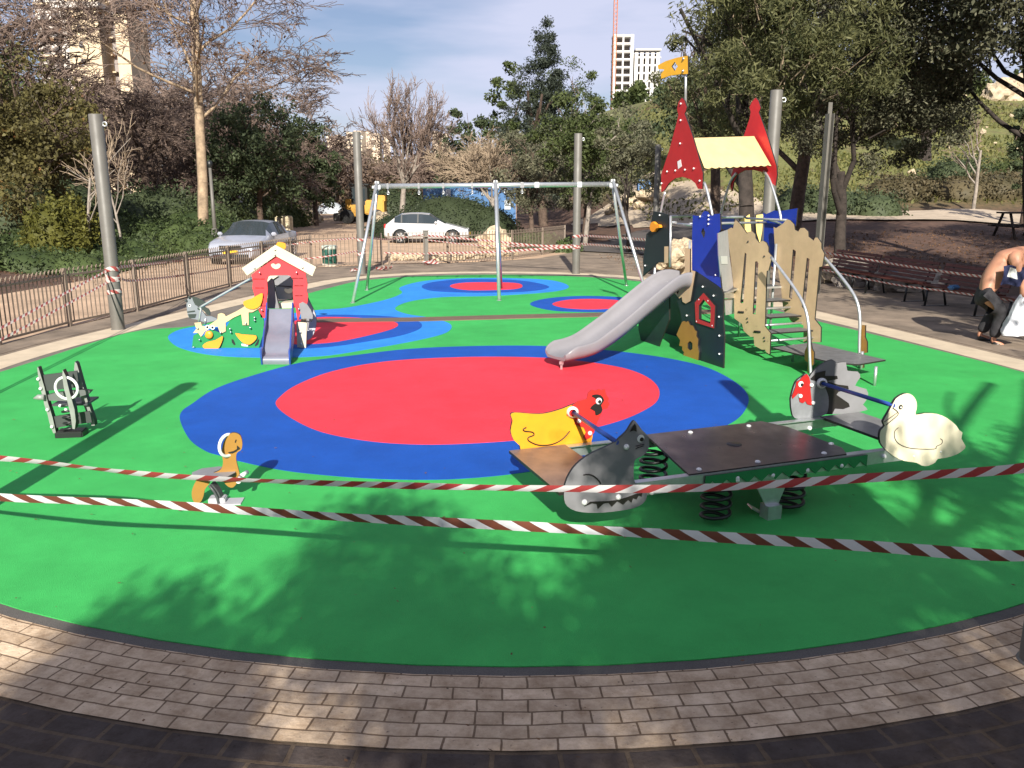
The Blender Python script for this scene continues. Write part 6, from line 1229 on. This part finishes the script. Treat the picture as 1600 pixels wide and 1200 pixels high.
for s in (-1, 1):
    b = MB(); b.box(c + Vector((.2, s * .75, .48)), (1.9, .26, .06)); b.build('seat', BARK_D, t)
for s in (-.55, .65):
    b = MB(); b.box(c + Vector((s, 0, .48)), (.1, 1.7, .1)); b.tube([c + Vector((s, -.25, .95)), c + Vector((s, -.75, 0))], .05, 6); b.tube([c + Vector((s, .25, .95)), c + Vector((s, .75, 0))], .05, 6); b.build('leg_frame', BARK_D, t)
# ================= far buildings =================
CR = mat('cream_stone_cladding', (.62, .49, .33), .85, noise=.15, nscale=.25); CRS = mat('grey_render', (.30, .26, .24), .9, noise=.1, nscale=.2); WINM = mat('window_dark', (.13, .12, .12), .3)
D = 165.0
def bx_px(b, x0, x1, ytop, d, dep, zb=0):
    a = PY(x0, 300, d).x; c = PY(x1, 300, d).x; z = PY((x0 + x1) / 2, ytop, d).z; b.box(((a + c) / 2, d + dep / 2, (z + zb) / 2), (c - a, dep, z - zb)); return a, c, z
t = thing('tower_block', (PY(160, 300, D).x, D, 0), 'tall cream clad apartment tower rising behind the bare trees at upper left', 'building')
b = MB(); a, c_, z_ = bx_px(b, 133, 181, -25, D, 9); b.build('stair_tower', CR, t)
b = MB(); bx_px(b, 178, 207, -10, D + 5, 9); rc = b.build('recessed_wall', CRS, t)  # shadow side of the block, its shade put into a darker wall colour
b = MB(); bx_px(b, 205, 224, 22, D + 1, 9); b.build('corner_wall', CR, t)
b = MB(); bx_px(b, 88, 134, -5, D + 6, 10); b.build('side_wing', mat('upper_white_cladding', (.55, .50, .45), .8), t)
b = MB(); a2, c2, z2 = bx_px(b, 112, 183, 2, D - .6, 10, PY(150, 13, D).z); b.build('parapet', MATS['upper_white_cladding'], t)
for k in range(14):
    z = 3 + k * 3.1
    for px, dd in ((194, D + 4.9), (100, D + 5.9), (117, D + 5.9)):
        b = MB(); q = PY(px, 300, dd); b.box((q.x, dd, z + 1.2), (1.3, .2, 1.3)); w = b.build('window', WINM, t)
        b = MB(); b.box((q.x, dd - .5, z + .1), (2.6, 1.0, .25)); b.build('balcony_slab', CR, t)
    b = MB(); q = PY(152, 300, D); b.box((q.x, D, z + 1.3), (.7, .2, 1.1)); b.build('window', WINM, t)
# tower under construction, with crane
D = 430.0; t = thing('unfinished_tower', (PY(985, 300, D).x, D, 20), 'white concrete high rise under construction above the trees', 'building')
CW = mat('raw_white_concrete', (.62, .60, .58), .9, noise=.1, nscale=.1)
xa, xb, xc = PY(952, 300, D).x, PY(982, 300, D).x, PY(1024, 300, D).x; zt1 = PY(985, 54, D).z
b = MB()
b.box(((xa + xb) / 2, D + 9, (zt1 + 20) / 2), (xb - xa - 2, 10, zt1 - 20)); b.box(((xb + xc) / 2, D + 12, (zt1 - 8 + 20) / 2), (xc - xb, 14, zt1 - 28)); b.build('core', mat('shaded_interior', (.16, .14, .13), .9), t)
nf = 22
for k in range(nf):
    z = zt1 - 3.6 * k - .6
    b = MB(); b.box(((xa + xb) / 2, D + 3, z), (xb - xa, 8, .9)); b.box(((xb + xc) / 2 + 1, D + 5, z - 6 if k else z - 6), (xc - xb - 1, 8, .8)); b.build('floor_slab', CW, t)
for x in (xa + .8, (xa + xb) / 2, xb - .5): b = MB(); b.box((x, D - .6, (zt1 + 20) / 2), (1.5 if x != (xa + xb) / 2 else .8, 1, zt1 - 20)); b.build('column', CW, t)
for k in range(5):
    x = xb + 2 + (xc - xb - 3) * k / 4; b = MB(); b.box((x, D + 1.2, (zt1 - 8 + 20) / 2), (1.7, .8, zt1 - 28)); b.build('column', CW, t)
ORG = mat('crane_orange', (.62, .20, .07), .6)
xq = PY(954.5, 300, D - 12).x; t = thing('tower_crane', (xq, D - 12, 20), 'orange lattice mast of a crane beside the unfinished high rise', 'crane'); b = MB(); zt3 = PY(954, -60, D - 12).z
for dx in (-.8, .8):
    for dy in (-.8, .8): b.tube([(xq + dx, D - 12 + dy, 20), (xq + dx, D - 12 + dy, zt3)], .11, 4)
z = 60
while z < zt3 - 2:
    for s in (-1, 1): b.tube([(xq - .8 * s, D - 12.8, z), (xq + .8 * s, D - 12.8, z + 1.8)], .08, 4)
    z += 1.8
b.build('lattice_mast', ORG, t)
# hillside town on the skyline
t0 = None
rnd = random.Random(3)
D = 640.0
for i, (px, top, w) in enumerate(((517, 213, 9), (528, 211, 8), (537, 214, 8), (548, 207, 14), (562, 205, 12), (575, 206, 11), (588, 209, 12), (683, 206, 9), (694, 209, 10), (604, 212, 10))):
    d = D + rnd.uniform(-20, 20); q = PY(px, top, d); ww = w * d / FPX; z0 = zt(q.x, d) - 3
    t = thing('hillside_house', (q.x, d, z0), ['cream apartment house on the far skyline, leftmost of the row', 'second cream house from the left on the far skyline', 'low cream house on the far skyline left of the grey post', 'wide cream house on the far skyline just left of the grey post', 'cream house on the far skyline just right of the grey post', 'cream block on the far skyline, second right of the grey post', 'cream block on the far skyline left of the round bare tree', 'cream house on the skyline right of the round bare tree', 'farther right cream house on the skyline right of the round bare tree', 'cream house seen through the round bare tree'][i], 'building', 'houses on the far skyline')
    b = MB(); b.box((q.x, d, (q.z + z0) / 2), (ww, 10, q.z - z0), rnd.uniform(-.3, .3)); b.build('wall', mat('skyline_cream', (.62, .50, .38), .9) if i == 0 else MATS['skyline_cream'], t)
    b = MB()
    for r in range(3):
        for c2 in range(3): b.box((q.x - ww * .3 + c2 * ww * .3, d - 5.6, q.z - 2 - r * 3.4), (ww * .12, .3, 1.5), 0)
    b.build_each('window', WINM, t)
# ================= the bending man =================
def person():
    SK = mat('skin', (.46, .22, .135), .5, noise=.12, nscale=9); NV = mat('navy_cloth', (.015, .02, .07), .8, noise=.2, nscale=12); DK = mat('dark_trousers', (.025, .024, .028), .85, noise=.3, nscale=9, bump=.5, bscale=18)
    f = G(1535, 536); ox, oy = f.x, f.y; k = 14.0
    def V(px, py, d=0): p = PY(px + 7, py, oy + d); return p
    root = thing('person', (ox, oy, 0), 'bare backed man bending forward at the right edge, reaching down beside the bench', 'person')
    def skin(name, verts, edges, m, rad, par=root, sub=2):
        me = bpy.data.meshes.new(name); me.from_pydata([tuple(Vector(v) - WL[par.name]) for v in verts], [], []) if False else me.from_pydata([tuple(Vector(v) - WL[par.name]) for v in verts], edges, [])
        o = bpy.data.objects.new(name, me); COL.objects.link(o); o.parent = par; WL[o.name] = WL[par.name]
        md = o.modifiers.new('skin', 'SKIN'); md.use_smooth_shade = True
        for i, r in enumerate(rad):
            me.skin_vertices[0].data[i].radius = (r, r) if not hasattr(r, '__len__') else r
        me.skin_vertices[0].data[0].use_root = True
        s = o.modifiers.new('sub', 'SUBSURF'); s.levels = sub; s.render_levels = sub; me.materials.append(m); return o
    hip = V(1526, 458, .05); belly = V(1540, 436, .05); chest = V(1562, 409, .02); shc = V(1583, 397, 0); neck = V(1598, 394, -.02); hd0 = V(1606, 392, -.03)
    shL = V(1578, 404, -.22); shR = V(1588, 396, .22); elL = V(1592, 446, -.28); elR = V(1602, 436, .2); wrL = V(1590, 470, -.30); wrR = V(1604, 458, .15)
    knL = V(1560, 488, -.12); knR = V(1548, 484, .16); anL = V(1544, 533, -.12); anR = V(1522, 524, .22); toL = V(1562, 541, -.18); toR = V(1540, 530, .17)
    hL = V(1532, 466, -.11); hR = V(1530, 462, .14)
    verts = [hip, belly, chest, shc, neck, hd0, shL, elL, wrL, shR, elR, wrR, hL, knL, anL, toL, hR, knR, anR, toR]
    edges = [(0, 1), (1, 2), (2, 3), (3, 4), (4, 5), (3, 6), (6, 7), (7, 8), (3, 9), (9, 10), (10, 11), (0, 12), (12, 13), (13, 14), (14, 15), (0, 16), (16, 17), (17, 18), (18, 19)]
    rad = [.12, .175, .19, .175, .10, .08, .095, .055, .036, .095, .055, .036, .07, .055, .045, .035, .07, .055, .045, .035]
    body = skin('body', verts, edges, SK, rad)
    # head with face parts, hair
    hc = V(1612, 391, -.03); M = Matrix.Rotation(R_(60), 3, 'Y')
    b = MB(); b.ball(hc, .105, 18, sc=(1.12, .82, 1.0)); b.ball(hc + Vector((.07, 0, -.05)), .05, 10, sc=(1, 1, 1)); hd = b.build('head', SK, root)
    b = MB(); b.ball(hc + Vector((-.015, 0, .022)), .108, 16, sc=(1.08, .84, .95)); b.build('hair', mat('grey_hair', (.42, .40, .38), .9, noise=.2, nscale=40), root)
    b = MB(); b.ball(hc + Vector((.0, -.088, -.005)), .028, 8, sc=(.7, .4, 1)); b.build('ear', SK, root)
    b = MB(); b.ball(hc + Vector((.12, 0, -.02)), .018, 8); b.build('nose', SK, root)
    # trousers and the navy shirt with white squares tied in the hands
    skin('trousers', [hip, V(1536, 455, .05), hL, knL, V(1545, 529, -.12), hR, knR, V(1525, 520, .2)], [(0, 1), (0, 2), (2, 3), (3, 4), (0, 5), (5, 6), (6, 7)], DK, [.20, .205, .165, .12, .085, .165, .12, .085])
    for a, c in ((anL, toL), (anR, toR)):
        b = MB(); d = (c - a); b.tube([a + Vector((0, 0, -.02)), a.lerp(c, .5) + Vector((0, 0, -.03)), c + Vector((0, 0, -.02))], [.05, .05, .035], 10); b.build('shoe', P_black, root)
    for w in (wrL, wrR):
        pl = w + Vector((.03, 0, -.06)); b = MB(); b.ball(w.lerp(pl, .7), .045, 12, sc=(.8, .5, 1.1))
        for j in range(4):
            q = pl + Vector((-.02 + j * .016, .0, -.02)); b.tube([q, q + Vector((.006, .012, -.035)), q + Vector((.0, .03, -.055 + .004 * abs(j - 1.5)))], [.010, .009, .007], 6)
        b.tube([w + Vector((-.01, .0, -.035)), w + Vector((-.035, .015, -.06)), w + Vector((-.03, .03, -.08))], [.011, .010, .008], 6); b.build('hand', SK, root)
    # white bag
    bag = thing('plastic_bag', V(1580, 527, -.35), 'white plastic bag hanging from the hand of the bending man', 'bag')
    top = V(1590, 460, -.3); bot = V(1576, 524, -.35); b = MB(); n = 14; vs = []; rr = random.Random(2)
    for i in range(n + 1):
        tt = i / n; c = top.lerp(bot, tt); r = .03 + .17 * tt ** .8 * (1 if tt < .93 else .8)
        for k2 in range(20):
            a = k2 / 20 * 2 * math.pi; w = 1 + .16 * math.sin(5 * a + 3 * tt) + .09 * math.sin(11 * a + 7 * tt) + .05 * rr.uniform(-1, 1); vs.append(c + Vector((math.cos(a) * r * w, math.sin(a) * r * .6 * w, 0)))
    b.add(vs, [(i * 20 + k2, i * 20 + (k2 + 1) % 20, (i + 1) * 20 + (k2 + 1) % 20, (i + 1) * 20 + k2) for i in range(n) for k2 in range(20)], 0, True); b.add(vs[-20:], [tuple(range(20))]); b.build('bag_body', mat('white_plastic', (.66, .68, .72), .5, bump=.4, bscale=12), bag)
    # navy and white cloth over the forearms
    cl = thing('folded_cloth', V(1590, 430, -.32), 'navy cloth with white squares held against the man chest', 'cloth'); b = MB(); o = V(1560, 424, -.30); e = V(1625, 424, -.34); d = e - o; vs = []; nx, nz = 14, 8
    for j in range(nz + 1):
        for i in range(nx + 1): vs.append(o + d * (i / nx) + Vector((0, -.03 * math.sin(i * .9 + j * .5), .08 - .30 * j / nz + .02 * math.sin(i * .8))))
    F_ = [(j * (nx + 1) + i, j * (nx + 1) + i + 1, (j + 1) * (nx + 1) + i + 1, (j + 1) * (nx + 1) + i) for j in range(nz) for i in range(nx)]; b.add(vs, F_, 0, True)
    for q, f_ in enumerate(F_):
        i, j = q % nx, q // nx
        if (i % 6) in (2, 3, 4) and 1 <= j <= 4: b.m[q] = 1
    b.build('cloth', [NV, S_white], cl)
person()
# small things on and behind the benches
for px, py, z, col, lab in ((1490, 452, .46, (.08, .2, .4), 'small blue packet lying on the bench next to the man'), (1395, 428, .46, (.25, .30, .36), 'small grey blue packet on the middle bench'), (1425, 391, .2, (.08, .25, .45), 'blue rag lying on the earth behind the benches')):
    p = G(px, py, z); b = MB(); b.box(p + Vector((0, 0, .04)), (.26, .14, .09), .5, bev=.03); tag(b.build('packet', mat('packet', col, .5), origin=p), lab, 'packet')
